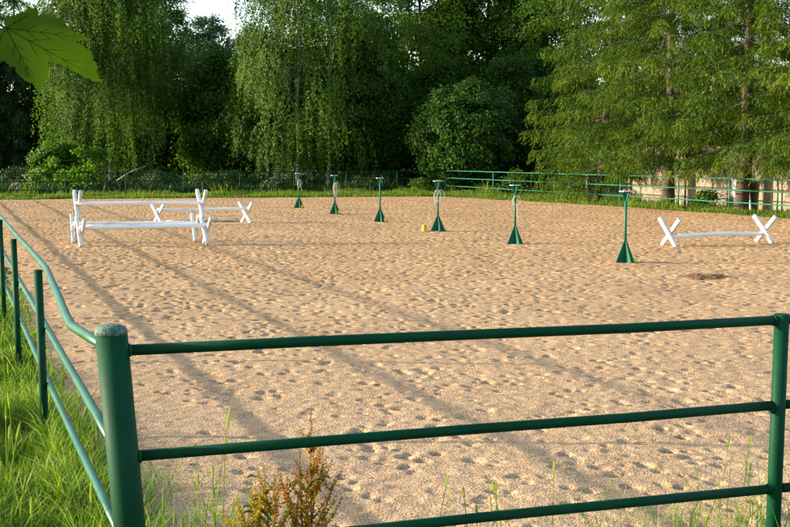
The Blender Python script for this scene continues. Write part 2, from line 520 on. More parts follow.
# front fence: thick corner post, slim posts, three rails
P1 = at(111, 351, Z_TOP); P2 = at(781, 320, Z_TOP)
fdir = (P2 - P1); fdir.z = 0; flen = fdir.length; fdir.normalize()
corner_xy = Vector((P1.x, P1.y, 0))
front = thing('front_fence', corner_xy, 'nearest green tube fence with thick worn-capped corner post and three rails across foreground', 'fence')
mb = MB()
lean = Vector((0.002, 0.0, 0))
top = Vector((0, 0, 1.285)) + lean * 1.0
bot = Vector((0.115, 0, -0.3))
mb.tube([bot, bot.lerp(top, 0.5), top], 0.0655, 28)
cp = mb.build('corner_post', M['green'], front)
mb = MB()
prof = [(0.0668, -0.012), (0.0668, 0.004), (0.060, 0.016), (0.045, 0.026), (0.022, 0.031), (0.004, 0.032)]
mb.tube([top + Vector((0, 0, z)) for r, z in prof], [r for r, z in prof], 28)
mb.build('post_cap', M['cap'], cp)
for z in (Z_TOP, 0.757, 0.345):
    c = MB(); e = Vector((0.002 + 0.113 * (1.285 - z) / 1.585, 0, z))
    c.tube([e + fdir * 0.060, e + fdir * 0.070, e + fdir * 0.076], [0.029, 0.0275, 0.0238], 16)
    c.build('weld_collar', M['green'], cp)
def fpt(s, z): return fdir * s + Vector((0, 0, z))
for k in (1, 2, 3):
    s = flen * k
    mb = MB()
    b0 = fpt(s, -0.3) + Vector((-0.01, 0, 0)); t0 = fpt(s, 1.235) + Vector((0.004, 0, 0))
    mb.tube([b0, b0.lerp(t0, 0.5), t0], 0.036, 18)
    p = mb.build('post', M['green'], front)
    if k == 1:
        for z in (Z_TOP, Z_MID, Z_LOW):
            c = MB()
            q = fpt(s, z)
            c.tube([q - fdir * 0.046, q - fdir * 0.034], 0.0275, 14)
            c.build('weld_collar', M['green'], p)
for z0, z1, r in ((Z_TOP, Z_TOP, 0.0235), (0.757, 0.782, 0.0235), (0.345, 0.36, 0.0235)):
    mb = MB()
    straight(mb, fpt(0.045, z0), fpt(flen - 0.034, z1), r, 16)
    for k in (1, 2):
        straight(mb, fpt(flen * k + 0.034, z1), fpt(flen * (k + 1) - 0.034, z1), r, 12)
    mb.build('rail', M['green'], front)

# left fence, running away beside the grass
lv = Vector((-0.366, 0.9306, 0)).normalized()
lside = Vector((lv.y, -lv.x, 0))                     # towards the sand
LP0 = at(38, 269, Z_TOP); LP0.z = 0
left = thing('left_fence', LP0, 'long green tube fence beside the tall lush grass with bent sun-bleached top rail', 'fence')
mb = MB()
def lpt(s, z, off=0.0): return lv * s + lside * off + Vector((0, 0, z))
post_s = [0.0, 3.3, 6.45, 9.7, 13.0, 16.3, 19.6, 22.9, 26.2, 29.5, 32.8, 36.1, 39.4, 42.7, 46.0]
for i, s in enumerate(post_s):
    p = MB()
    zt = Z_TOP + random.uniform(-0.01, 0.03)
    b0 = lpt(s, -0.3) + Vector((0.02, 0, 0)); t0 = lpt(s, zt)
    p.tube([b0, b0.lerp(t0, 0.5), t0], 0.0295, 14)
    p.build('post', M['green'], left)
S_END = 47.5
rel = corner_xy - LP0
def post_x(z): return 0.002 + 0.113 * (1.285 - z) / 1.585
for zi, z in enumerate((Z_TOP, Z_MID, Z_LOW)):
    mb = MB()
    off = 0.056
    if zi == 0:
        bend = at(72, 325, z - 0.02); bend = Vector((bend.x, bend.y, 0)) - LP0
        pts = [rel + Vector((-0.03, 0.045, z + 0.012)), rel.lerp(bend, 0.5) + Vector((0, 0, z - 0.012)), bend + Vector((-0.005, 0, z - 0.022)),
               bend + lv * 0.10 + Vector((0, 0, z - 0.022)), bend + lv * 0.3 + Vector((0, 0, z - 0.012))]
        s0 = (pts[-1]).dot(lv)
        o0 = (pts[-1]).dot(lside)
    else:
        pts = [rel + Vector((post_x(z) - 0.02, 0.02, z))]
        s0 = pts[0].dot(lv); o0 = pts[0].dot(lside)
    s = s0 + 0.8
    while s < S_END:
        w = min(1, max(0, (s - s0) / (0 - s0))) if s0 < 0 else 1
        pts.append(lpt(s, z + random.uniform(-0.006, 0.006), o0 + (off - o0) * w))
        s += 1.65
    pts.append(lpt(S_END, z, off))
    mb.tube(pts, 0.0225, 14)
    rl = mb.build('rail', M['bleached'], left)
# far fence
FC = uv(25.9, 55.6)
far = thing('far_fence', FC, 'dark green three rail fence along the far end in front of the birches', 'fence')
for k in range(0, 11):
    p = MB(); q = -UD * (k * 3.05 + (0.0 if k else 0.12))
    p.tube([q + Vector((0, 0, -0.1)), q + Vector((0, 0, 1.2))], 0.03, 8)
    p.build('post', M['green'], far)
for z in (1.18, 0.75, 0.33):
    p = MB(); straight(p, Vector((0, 0, z)) - UD * 0.15, -UD * 30.4 + Vector((0, 0, z)), 0.024, 8)
    p.build('rail', M['green'], far)
# right fence
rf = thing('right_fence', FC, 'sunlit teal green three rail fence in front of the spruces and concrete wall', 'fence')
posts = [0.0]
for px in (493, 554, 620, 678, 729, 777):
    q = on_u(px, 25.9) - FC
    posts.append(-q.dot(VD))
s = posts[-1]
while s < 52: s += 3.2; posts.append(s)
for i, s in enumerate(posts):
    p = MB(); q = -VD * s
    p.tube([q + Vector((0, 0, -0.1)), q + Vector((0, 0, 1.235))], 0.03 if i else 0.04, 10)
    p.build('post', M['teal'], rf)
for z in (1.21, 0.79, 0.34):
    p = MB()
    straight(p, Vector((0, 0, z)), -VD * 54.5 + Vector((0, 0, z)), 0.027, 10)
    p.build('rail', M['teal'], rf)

# ------------------------------------------------------------------ POLE STANDS
def make_stand():
    root = thing('pole_stand', (0, 0, 0), '', 'pole stand', 'green pole stands in a row across the sand')
    mb = MB()
    mb.box((0, 0, 0.012), (0.50, 0.065, 0.014)); mb.box((0, 0, 0.0145), (0.065, 0.50, 0.014))
    mb.build('base_plate', M['stand'], root)
    mb = MB(); mb.tube([(0, 0, 0.02), (0, 0, 1.36)], 0.026, 14); mb.build('pole', M['stand'], root)
    for k in range(4):
        a = k * math.pi / 2
        d = Vector((math.cos(a), math.sin(a), 0)); n = Vector((-d.y, d.x, 0))
        mb = MB(); up = Vector((0, 0, 1))
        mb.prism([d * 0.024 + up * 0.022, d * 0.205 + up * 0.022, d * 0.195 + up * 0.05, d * 0.024 + up * 0.44], n * 0.014)
        mb.build('foot_fin', M['stand'], root)
        mb = MB()
        mb.prism([d * 0.024 + up * 1.16, d * 0.100 + up * 1.355, d * 0.024 + up * 1.355], n * 0.010)
        mb.build('head_fin', M['stand'], root)
    mb = MB(); mb.box((0, 0, 1.366), (0.21, 0.15, 0.018)); mb.build('top_plate', M['plate'], root)
    return root

stand_px = [(625, 262.3), (515, 244.0), (438, 230.8), (380, 222.0), (335, 213.8), (299, 207.9)]
stand_lab = ['green pole stand nearest the camera, with no rope and a red spot on top',
             'green pole stand with a rope trailing down, second nearest of its row',
             'green pole stand with red and white top and wide rope loops, beside a yellow cup',
             'bare green pole stand without rope, between the ones hung with rope, yellow cup at foot',
             'green pole stand with a long thick grey rope bundle, second farthest of its row',
             'farthest green pole stand of the row, with a small rope coil below its top']
proto = make_stand()
stands = []
for i, (px, py) in enumerate(stand_px):
    p = at(px, py)
    o = proto if i == 0 else copy_thing(proto, p)
    o.location = p - Vector((0, 0, 0.012)); o.rotation_euler = (R(random.uniform(-1, 1)), R(random.uniform(-1.2, 1.2)), R(20 + random.uniform(-5, 5)))
    o['label'] = stand_lab[i]
    stands.append(o)
for i in (0, 2):
    o = stands[i]
    mb = MB()
    if i == 0: mb.tube([(-0.03, 0, 1.375), (-0.03, 0, 1.40), (-0.03, 0, 1.41)], [0.028, 0.028, 0.018], 12)
    else: mb.box((0.035, 0, 1.3795), (0.11, 0.135, 0.008))
    mb.build('red_marker', M['red'], o)

def rope(idx, loops, label, tail=None):
    r = random.Random(idx * 17 + 3)
    base = stands[idx].location
    root = thing('rope', base + Vector((0, 0, 1.12)), label, 'rope', 'ropes hung on the pole stands')
    mb = MB()
    for (w, h, ax, cx) in loops:
        pts = []
        n = 26
        for k in range(n + 1):
            a = 2 * math.pi * k / n
            x = cx + math.sin(a) * w * (1 + 0.10 * math.sin(3 * a + r.random()))
            z = -h + math.cos(a) * h
            y = -0.045 + math.sin(a) * ax - 0.012 * r.random()
            pts.append((x, y, z))
        mb.tube(pts, 0.0058, 6, caps=False)
    mb.build('coil', M['rope'], root)
    if tail:
        mb = MB(); mb.tube(tail, 0.0058, 6); mb.build('tail', M['rope'], root)
    mb = MB(); mb.tube([(0, -0.02, 0.0), (0, -0.075, 0.003)], 0.007, 8); mb.build('hook', M['stand'], root)
rope(1, [(0.06, 0.14, 0.03, -0.01), (0.09, 0.10, -0.03, 0.03)], 'white rope trailing down the pole stand second nearest the camera',
     [(0.02, -0.05, -0.2), (0.05, -0.05, -0.33), (0.02, -0.045, -0.42), (0.07, -0.05, -0.5), (0.03, -0.045, -0.6)])
rope(2, [(0.11, 0.19, 0.05, 0.08), (0.09, 0.15, -0.04, -0.02), (0.13, 0.16, 0.0, 0.05), (0.05, 0.17, 0.0, -0.06)], 'wide loose white rope loops on the stand beside the fallen yellow cup',
     [(-0.06, -0.05, -0.3), (-0.10, -0.05, -0.4), (-0.07, -0.045, -0.48)])
rope(4, [(0.05, 0.22, 0.02, -0.01), (0.06, 0.24, -0.03, 0.01), (0.05, 0.25, 0.03, 0.03), (0.08, 0.2, 0.0, 0.06), (0.04, 0.27, 0.02, 0.05)], 'long thick grey white rope bundle on the second farthest stand')
rope(5, [(0.05, 0.14, 0.02, 0.0), (0.06, 0.16, -0.03, 0.02), (0.05, 0.12, 0.03, 0.03), (0.06, 0.1, 0.02, 0.08)], 'small tangled white rope coil on the farthest stand',
     [(0.08, -0.05, -0.2), (0.11, -0.05, -0.33), (0.09, -0.045, -0.45)])

# yellow cups and the ball at the feet of the stands
def cup(loc, tilt, rz, label):
    o = thing('yellow_cup', loc, label, 'cup', 'yellow cups beside the pole stands')
    o.rotation_euler = (tilt, 0, rz)
    mb = MB()
    pr = [(0.048, 0.0), (0.052, 0.01), (0.058, 0.15), (0.062, 0.155), (0.062, 0.165), (0.054, 0.165), (0.048, 0.02), (0.01, 0.016)]
    mb.tube([(0, 0, z) for r, z in pr], [r for r, z in pr], 16)
    mb.build('cup_body', M['yellow'], o)
    mb = MB(); mb.tube([(0, 0, 0.06), (0, 0, 0.066), (0, 0, 0.072)], [0.0545, 0.058, 0.0555], 16); mb.build('grip_ring', M['yellow'], o)
    return o
q = at(424, 231.2); cup(q, R(12), 0.4, 'tilted yellow cup standing alone on sand left of the rope-looped stand')
for i, dx, lab in ((3, 0.17, 'yellow cup at the foot of the bare ropeless middle stand'), (4, 0.16, 'yellow cup at the foot of the stand with thick rope bundle'),
                   (5, 0.15, 'yellow cup at the foot of the farthest pole stand')):
    c_ = cup(stands[i].location + Vector((dx, -0.13, 0.01)), R(8), i, lab)
    c_.scale = (0.8, 0.8, 0.72)
bl = stands[0].location + Vector((0.175, -0.10, 0.055))
mb = MB()
mb.tube([(0, 0, 0.046 * math.sin(t)) for t in [R(a) for a in range(-88, 89, 16)]], [0.046 * math.cos(R(a)) for a in range(-88, 89, 16)], 18)
ball = mb.build('ball', M['ball'], None); ball.location = bl
tag(ball, 'small yellow green ball at the foot of the nearest pole stand', 'ball')

# ------------------------------------------------------------------ CAVALETTI (white cross-ended jumps)
def make_cavaletto(a, b, z, label, pole_z=0.42, pole_r=0.05, pole_y=0.0, w=0.60, h=0.62, bow=0.0, group='white jumps with crossed ends', lean=0.0, poles_overhang=0.02, skew_a=0.0):
    a = Vector(a); b = Vector(b)
    d = b - a; d.z = 0; L = d.length; d.normalize()
    root = thing('cavaletto', (a.x, a.y, z), label, 'jump', group, math.atan2(d.y, d.x))
    t = 0.07; bw = 0.092
    skew = Matrix.Rotation(skew_a, 3, 'Z')
    for e, x in enumerate((0.0, L)):
        for s in (-1, 1):
            ln = math.hypot(w, h)
            ang = math.atan2(w, h) * s
            rot = Matrix.Rotation(-ang, 3, 'X')
            mb = MB()
            jit = Matrix.Rotation(R(random.uniform(-2, 2)), 3, 'Z')
            mb.box(Vector((x, 0, h / 2)) + skew @ Vector((-0.040 * s, 0, 0)), (t * 0.98, bw, ln), skew @ jit @ rot, 0.007)
            mb.build('cross_beam', M['white'], root)
    mb = MB()
    n = 9
    x0, x1 = (-poles_overhang, L + poles_overhang)
    pts = [(x0 + (x1 - x0) * i / n, pole_y, pole_z + bow * math.sin(math.pi * i / n) + lean * (i / n - 0.5)) for i in range(n + 1)]
    mb.tube(pts, pole_r, 16)
    mb.build('pole', M['whitepole'], root)
    return root

A0, A1 = at(81, 246.2), at(206, 243.6)
dA = (A1 - A0).normalized(); nA = Vector((-dA.y, dA.x, 0))
make_cavaletto(A0, A1, 0, 'front lower white jump of the stacked trio, with the thickest rail', 0.425, 0.056, skew_a=R(9))
B0, B1 = at(74.5, 242.2), at(195.5, 240.8)
make_cavaletto(B0, B1, 0, 'rear lower white jump of the stacked trio, behind the thick rail', 0.44, 0.036, skew_a=R(9))
make_cavaletto((A0 + B0) / 2 + Vector((0.06, -0.12, 0)), (A1 + B1) / 2 + Vector((0.06, -0.12, 0)), 0.60, 'upper white jump resting on top of the two lower ones', 0.345, 0.04, -0.075, poles_overhang=0.07, skew_a=R(9))
make_cavaletto(at(158, 224.2), at(246, 222.6), 0, 'small white jump standing alone behind the stacked trio', 0.43, 0.042, skew_a=R(24))
make_cavaletto(at(669, 246.3), at(764, 242.3), 0, 'single white jump with low bowed rail near the right side fence', 0.20, 0.046, 0.0, bow=0.04)
g0, g1 = at(166, 222.6), at(240, 222.0)
mb = MB()
L = (g1 - g0).length
mb.tube([(L * i / 8, 0, 0) for i in range(9)], 0.045, 14)
gp = mb.build('ground_pole', M['greypole'])
gp.location = (g0.x, g0.y, 0.035); gp.rotation_euler = (0, 0, math.atan2(g1.y - g0.y, g1.x - g0.x))
tag(gp, 'weathered grey pole lying on the sand under the lone rear jump', 'pole')

# dung patch
def build_dung():
    rng = np.random.default_rng(5)
    c = at(704, 277.6)
    n = 60
    xs = np.linspace(-0.46, 0.46, n); ys = np.linspace(-0.40, 0.40, n)
    X, Y = np.meshgrid(xs, ys, indexing='ij')
    r = np.hypot(X / 0.40, Y / 0.33)
    a = np.arctan2(Y, X)
    edge = 1 + 0.12 * np.sin(3 * a + 1) + 0.08 * np.sin(5 * a) + 0.05 * np.sin(9 * a + 2)
    Z = 0.045 * np.clip(1 - (r / edge) ** 2, -1.3, 1) + 0.014 * lattice_noise(xs, ys, 0.07, rng) + 0.014 * lattice_noise(xs, ys, 0.035, rng) - 0.004
    idx = np.arange(n * n).reshape(n, n)
    F = np.stack([idx[:-1, :-1], idx[1:, :-1], idx[1:, 1:], idx[:-1, 1:]], -1)
    keep = (Z[:-1, :-1] > -0.035)
    o = quad_mesh('manure_pile', np.stack([X, Y, Z], -1), F[keep], M['dung'], smooth=True)
    o.location = (c.x, c.y, 0.012)
    tag(o, 'flat dark brown patch of manure on the sand before the single right jump', 'manure')
build_dung()

# ------------------------------------------------------------------ concrete wall behind the right fence
w0 = on_u(631, 27.7)
vw0 = (w0 - ORG).dot(VD)
wall = thing('concrete_wall', w0, 'pale stained concrete panel wall behind the spruces', 'wall')
rw = random.Random(4)
s = 0.0; k = 0
ang_w = math.atan2(-VD.y, -VD.x)
while s < 34:
    wd_ = rw.choice([1.45, 2.2, 2.6, 1.9])
    hgt = 2.55 + rw.uniform(-0.05, 0.05)
    mb = MB()
    rot = Matrix.Rotation(ang_w, 3, 'Z')
    c = -VD * (s + wd_ / 2) + UD * rw.uniform(-0.03, 0.03) + Vector((0, 0, hgt / 2 - 0.1))
    mb.box(c, (wd_ - 0.05, 0.14, hgt), rot)
    pan = mb.build('panel', M['concrete2'] if k in (3, 7, 8, 11) else M['concrete'], wall)
    s += wd_; k += 1
for q in np.arange(0.02, 34, 4.1):
    mb = MB(); mb.box(-VD * float(q) - UD * 0.10 + Vector((0, 0, 1.2)), (0.16, 0.1, 2.6), Matrix.Rotation(ang_w, 3, 'Z')); mb.build('pillar', M['concrete2'], wall)
q = on_u(741, 27.35)
mb = MB(); mb.box((0, 0, 0.6), (1.0, 0.06, 1.2), Matrix.Rotation(ang_w, 3, 'Z') @ Matrix.Rotation(R(9), 3, 'X'), 0.01)
bp_ = mb.build('leaning_board', M['bluepanel']); bp_.location = q
tag(bp_, 'pale blue board leaning on the concrete wall behind a spruce trunk', 'board')
q = on_u(588.5, 27.0)
mb = MB(); mb.box((0, 0, 0.55), (0.24, 0.2, 1.3), Matrix.Rotation(0.3, 3, 'Z'), 0.02)
cpst = mb.build('concrete_post', M['concrete']); cpst.location = q
tag(cpst, 'short pale concrete post beyond the fence left of the leaning spruce trunk', 'post')

# ------------------------------------------------------------------ TREES
def limb_path(p0, p1, rise, k=6, rr=None):
    p0 = Vector(p0); p1 = Vector(p1)
    c = (p0 + p1) / 2 + Vector((0, 0, rise))
    out = []
    for i in range(k + 1):
        t = i / k
        p = p0 * (1 - t) ** 2 + c * 2 * t * (1 - t) + p1 * t * t
        if rr and 0 < i < k: p += Vector((rr.uniform(-1, 1), rr.uniform(-1, 1), rr.uniform(-1, 1))) * 0.06
        out.append(p)
    return out

def envelope(rng, n, rx, ry, rz, shell=0.5, bumps=5, amp=0.22):
    d = unit(rng.normal(size=(n, 3)))
    k = unit(rng.normal(size=(bumps, 3)))
    m = 1 + amp * np.sum(np.clip(d @ k.T, 0, 1) ** 4, axis=1) - amp * 0.6
    r = (shell + (1 - shell) * rng.random(n) ** 0.6) * m
    return d * r[:, None] * np.array([rx, ry, rz]), d

def broadleaf(loc, H, rx, zc, rz, mat, label, seed, clumps=170, per=170, leaf=(0.16, 0.10), cr=0.75, ry=None, trunk_r=0.2, name='broadleaf_tree', cat='tree', group=None,
              bark='bark', shell=0.45, tint=(0.45, 0.22), trunks=1, limbs=16, zmin=0.25, amp=0.22, lean=(0, 0)):
    rng = np.random.default_rng(seed); rr = random.Random(seed)
    root = thing(name, loc, label, cat, group)
    C, D = envelope(rng, clumps, rx, ry or rx, rz, shell, amp=amp)
    C[:, 2] += zc
    C[:, 0] += lean[0]; C[:, 1] += lean[1]
    C = C[C[:, 2] > zmin + 0.2]
    D = unit(C - np.array([lean[0], lean[1], zc]))
    n = len(C)
    cn = rng.integers(int(per * 0.5), int(per * 1.5), n)
    ci = np.repeat(np.arange(n), cn)
    T = len(ci)
    size = cr * rng.uniform(0.6, 1.35, n)
    off = rng.normal(size=(T, 3)) * size[ci][:, None] * np.array([0.55, 0.55, 0.34])
    P = C[ci] + off
    P[:, 2] -= 0.18 * (off[:, 0] ** 2 + off[:, 1] ** 2)
    ok = P[:, 2] > zmin * 0.5
    P = P[ok]; ci = ci[ok]; T = len(P)
    Nn = unit(D[ci] * 0.7 + np.array([0, 0, 0.35]) + rng.normal(size=(T, 3)) * 0.42)
    A = unit(np.cross(Nn, rng.normal(size=(T, 3)))); A[:, 2] -= 0.3
    L = leaf[0] * rng.uniform(0.65, 1.35, T); Wd = leaf[1] * rng.uniform(0.7, 1.3, T)
    ctint = rng.normal(tint[0], tint[1] * 0.6, n)
    tn = np.clip(ctint[ci] + rng.normal(0, tint[1] * 0.6, T), 0, 1)
    V, F = leaf_quads(P, A, Nn, L, Wd)
    quad_mesh('crown', V, F, M[mat], root, tn)
    mb = MB()
    for t in range(trunks):
        ox = (t - (trunks - 1) / 2) * 0.9
        ht = zc + rz * 0.72
        n_ = 9
        pts = [Vector((ox * (0.4 + 0.9 * i / n_) + lean[0] * i / n_ + rr.uniform(-1, 1) * 0.09 * (i > 0), lean[1] * i / n_ + rr.uniform(-1, 1) * 0.09 * (i > 0), -0.2 + (ht + 0.2) * i / n_)) for i in range(n_ + 1)]
        mb.tube(pts, [trunk_r * (1.25 if i == 0 else 1 - 0.88 * i / n_) for i in range(n_ + 1)], 10)
        for k in range(limbs // trunks):
            ti = rr.uniform(0.15, 0.9)
            fi = ti * n_; i = int(fi); p0 = pts[i].lerp(pts[min(i + 1, n_)], fi - i)
            cand = C[rng.integers(0, n, 6)]
            j = np.argmin(np.abs(cand[:, 2] - (p0.z + 1.2)))
            e = Vector(cand[j])
            if e.z < p0.z - 0.5: continue
            path = limb_path(p0, e, 0.4, 6, rr)
            r0 = trunk_r * (1 - 0.8 * ti) * 0.5
            mb.tube(path, [r0 * (1 - 0.8 * q / 6) + 0.008 for q in range(7)], 7)
    mb.build('trunk', M[bark], root)
    return root

def birch(loc, H, rx, z_lo, seed, label, strands=900, mat='birch', trunks=((0, 0, 0.0, 0.0),), z_hi=None, hang=(1.0, 3.0), leaf=(0.11, 0.075), dens=11, group=None, tint=(0.45, 0.25), env=None, bare=0.2):
    """tree with hanging leafy twigs; env(z in 0..1) -> radius factor"""
    rng = np.random.default_rng(seed); rr = random.Random(seed)
    root = thing('birch_tree', loc, label, 'tree', group)
    env = env or (lambda t: np.sin(np.clip(t * 0.93 + 0.09, 0, 1) * math.pi) ** 0.6)
    # branch tips: bunches from which twigs hang
    nb = strands // 9
    z = z_lo + (H - z_lo) * rng.random(nb) ** 0.9
    t = (z - z_lo) / (H - z_lo)
    ang = rng.uniform(0, 2 * math.pi, nb)
    lob = 1 + 0.22 * np.sin(3 * ang + z * 0.9 + seed) + 0.12 * np.sin(5 * ang - z * 1.7)
    rad = rx * env(t) * lob * np.sqrt(rng.uniform(0.12, 1, nb))
    B = np.stack([rad * np.cos(ang), rad * np.sin(ang), z], -1)
    si = np.repeat(np.arange(nb), 9)
    Sn = len(si)
    S0 = B[si] + rng.normal(size=(Sn, 3)) * np.array([0.42, 0.42, 0.28])
    Lh = rng.uniform(hang[0], hang[1], Sn) * rng.uniform(0.6, 1.1, nb)[si]
    Lh = np.minimum(Lh, np.maximum(S0[:, 2] - 0.6, 0.3))
    cnt = np.maximum((Lh * dens).astype(int), 4)
    li = np.repeat(np.arange(Sn), cnt)
    T = len(li)
    f = rng.random(T)
    out = unit(S0[:, :2])
    sway = rng.normal(size=(Sn, 2)) * 0.12
    P = S0[li].copy()
    P[:, 2] -= f ** 1.1 * Lh[li]
    P[:, :2] += out[li] * (np.sin(np.clip(f * 2.2, 0, 1.57)) * 0.35)[:, None] + sway[li] * f[:, None]
    P += rng.normal(size=(T, 3)) * np.array([0.06, 0.06, 0.05])
    A = rng.normal(size=(T, 3)) * 0.55; A[:, 2] -= 1.0
    Nn = unit(np.concatenate([out[li] * 0.7, np.full((T, 1), 0.25)], 1) + rng.normal(size=(T, 3)) * 0.36)
    L = leaf[0] * rng.uniform(0.6, 1.4, T); Wd = leaf[1] * rng.uniform(0.7, 1.3, T)
    tn = np.clip(rng.normal(tint[0], tint[1] * 0.55, nb)[si][li] + rng.normal(0, tint[1] * 0.6, T), 0, 1)
    V, F = leaf_quads(P, A, Nn, L, Wd)
    quad_mesh('crown', V, F, M[mat], root, tn)
    mb = MB()
    for (ox, oy, lx, ly) in trunks:
        n_ = 10
        pts = [Vector((ox + lx * i / n_ + rr.uniform(-1, 1) * 0.08, oy + ly * i / n_ + rr.uniform(-1, 1) * 0.08, -0.2 + (H * 0.96 + 0.2) * i / n_)) for i in range(n_ + 1)]
        mb.tube(pts, [0.125 * (1.3 if i == 0 else 1 - 0.92 * i / n_) + 0.006 for i in range(n_ + 1)], 10)
        for k in range(42 // len(trunks)):
            e = Vector(B[rng.integers(0, nb)])
            zz = max(H * bare, e.z - math.hypot(e.x, e.y) * 0.9)
            if e.z < zz - 0.5: continue
            i = min(n_ - 1, int(zz / (H * 0.96) * n_))
            p0 = pts[i].lerp(pts[i + 1], 0.5)
            mb.tube(limb_path(p0, e, 0.6, 5, rr), [0.032 * (1 - 0.85 * q / 5) + 0.004 for q in range(6)], 6)
    mb.build('trunk', M['birchbark'], root)
    return root

def spruce(loc, H, R0, seed, label, mat='spruce', z0=1.9, bark='sprucebark', lean=(0, 0), hang=(0.22, 0.74), whorl=0.74, nbr=13, detail=1.0, group=None, trunk_r=0.2, tint=(0.5, 0.25), power=0.75, wide=1.0):
    rng = np.random.default_rng(seed); rr = random.Random(seed)
    root = thing('spruce_tree', loc, label, 'tree', group)
    VP, VA, VN, VL, VW, VT = [], [], [], [], [], []
    mb = MB()
    n_ = 10
    tp = [Vector((lean[0] * (i / n_) ** 0.7, lean[1] * (i / n_) ** 0.7, -0.2 + (H + 0.2) * i / n_)) for i in range(n_ + 1)]
    mb.tube(tp, [trunk_r * (1.2 if i == 0 else 1 - 0.95 * i / n_) + 0.006 for i in range(n_ + 1)], 12)
    def axis(z):
        f = max(0, min(n_ - 0.001, (z + 0.2) / (H + 0.2) * n_)); i = int(f)
        return tp[i].lerp(tp[i + 1], f - i)
    z = z0
    while z < H - 0.3:
        near = z < 11
        step = whorl * (1 if near else 1.6)
        for k in range(nbr if near else nbr - 2):
            zz = z + rr.uniform(-0.12, 0.12)
            Lb = R0 * max(0.05, 1 - (zz - z0) / (H - z0)) ** power * rr.uniform(0.62, 1.12)
            if zz < z0 + 0.5: Lb *= 0.8
            a = rr.uniform(0, 2 * math.pi)
            d = np.array([math.cos(a), math.sin(a), 0.0])
            c0 = np.array(axis(zz))
            droop = rr.uniform(0.30, 0.46) + 0.14 * max(0.0, 1 - (zz - z0) / 4.0)
            ts = np.linspace(0, 1, 9)
            path = c0 + d * (ts * Lb)[:, None] + np.array([0, 0, 1.0]) * (Lb * (-droop * ts + 0.5 * droop * ts ** 3) + 0.05 * Lb * np.sin(ts * 3))[:, None]
            mb.tube([Vector(p) for p in path[::2]], [0.013 * (1 - 0.85 * t) * (0.4 + 0.2 * Lb) + 0.003 for t in ts[::2]], 5, caps=False)
            nt = max(6, int(Lb / 0.052 * detail * (1 if near else 0.45)))
            f = rng.uniform(0.12, 1.0, nt) ** 0.8
            Pp = np.stack([np.interp(f, ts, path[:, j]) for j in range(3)], -1)
            side = rng.choice([-1, 1], nt)
            s_ = np.array([-d[1], d[0], 0])
            Lt = rng.uniform(hang[0], hang[1], nt) * (0.55 + 0.45 * np.sin(np.clip(f, 0, 1) * 2.6)) * min(1, 0.5 + Lb / 4)
            dirs = s_[None] * (side * rng.uniform(0.10, 0.9, nt))[:, None] + d[None] * rng.uniform(0.05, 0.6, nt)[:, None] + np.array([0, 0, -1.0]) * rng.uniform(0.25, 1.0, nt)[:, None]
            dirs = unit(dirs)
            nq = 9
            q = np.linspace(0.0, 0.95, nq)
            TP = Pp[:, None, :] + dirs[:, None, :] * (q[None, :] * Lt[:, None])[..., None]
            TP[..., 2] -= 0.22 * (q[None, :] ** 2) * Lt[:, None]
            TA = dirs[:, None, :] + np.array([0, 0, -0.45]) * q[None, :, None] + rng.normal(size=(nt, nq, 3)) * 0.42
            VP.append(TP.reshape(-1, 3)); VA.append(TA.reshape(-1, 3))
            VN.append(rng.normal(size=(nt * nq, 3)) + d * 0.8 + np.array([0, 0, 0.4]))
            VL.append(rng.uniform(0.11, 0.21, nt * nq)); VW.append(rng.uniform(0.024, 0.046, nt * nq) * wide)
            bt = rr.gauss(tint[0], tint[1] * 0.5)
            VT.append(np.clip(bt + np.repeat(rng.normal(0, tint[1] * 0.4, nt), nq) + rng.normal(0, tint[1] * 0.35, nt * nq) + 0.12 * np.tile(q, nt), 0, 1))
        z += step
    P = np.concatenate(VP); A = np.concatenate(VA); Nn = np.concatenate(VN)
    V, F = leaf_quads(P, A, unit(Nn), np.concatenate(VL), np.concatenate(VW))
    quad_mesh('crown', V, F, M[mat], root, np.concatenate(VT))
    mb.build('trunk', M[bark], root)
    return root

def gx(px, y): return (px - W_PX / 2) / F_PX * y / math.cos(PITCH) * (math.cos(PITCH)) 
def gp_(px, y): return Vector((gx(px, y), y, -0.05))

GS = 'spruces behind the right fence'
s1 = on_u(597, 27.0); s1.z = -0.05
spruce(s1, 19, 4.3, 21, 'leftmost yellow green spruce with a leaning trunk and long drooping low branches', lean=(1.1, 0.4), z0=1.7, group=GS, trunk_r=0.19)
s2 = on_u(668, 26.75); s2.z = -0.05
spruce(s2, 21, 4.4, 22, 'middle yellow green spruce with a straight dark trunk before the concrete wall', z0=2.7, group=GS, trunk_r=0.24)
s3 = on_u(741, 26.75); s3.z = -0.05
spruce(s3, 20, 4.6, 23, 'large yellow green spruce whose trunk stands before the pale blue board', lean=(0.35, 0), z0=2.7, group=GS, trunk_r=0.24)
s4 = on_u(838, 27.0); s4.z = -0.05
spruce(s4, 19, 4.3, 24, 'spruce nearest the camera whose branches reach in over the right fence end', z0=2.7, group=GS, trunk_r=0.22)
s5 = gp_(633, 62)
spruce(s5, 20, 4.2, 25, 'spruce standing deeper behind the concrete wall between the two left spruces', z0=1.6, group=GS, detail=0.6)
s6 = gp_(715, 60)
spruce(s6, 20, 4.4, 26, 'spruce rising behind the concrete wall between the two dark trunks', z0=1.6, group=GS, detail=0.6)

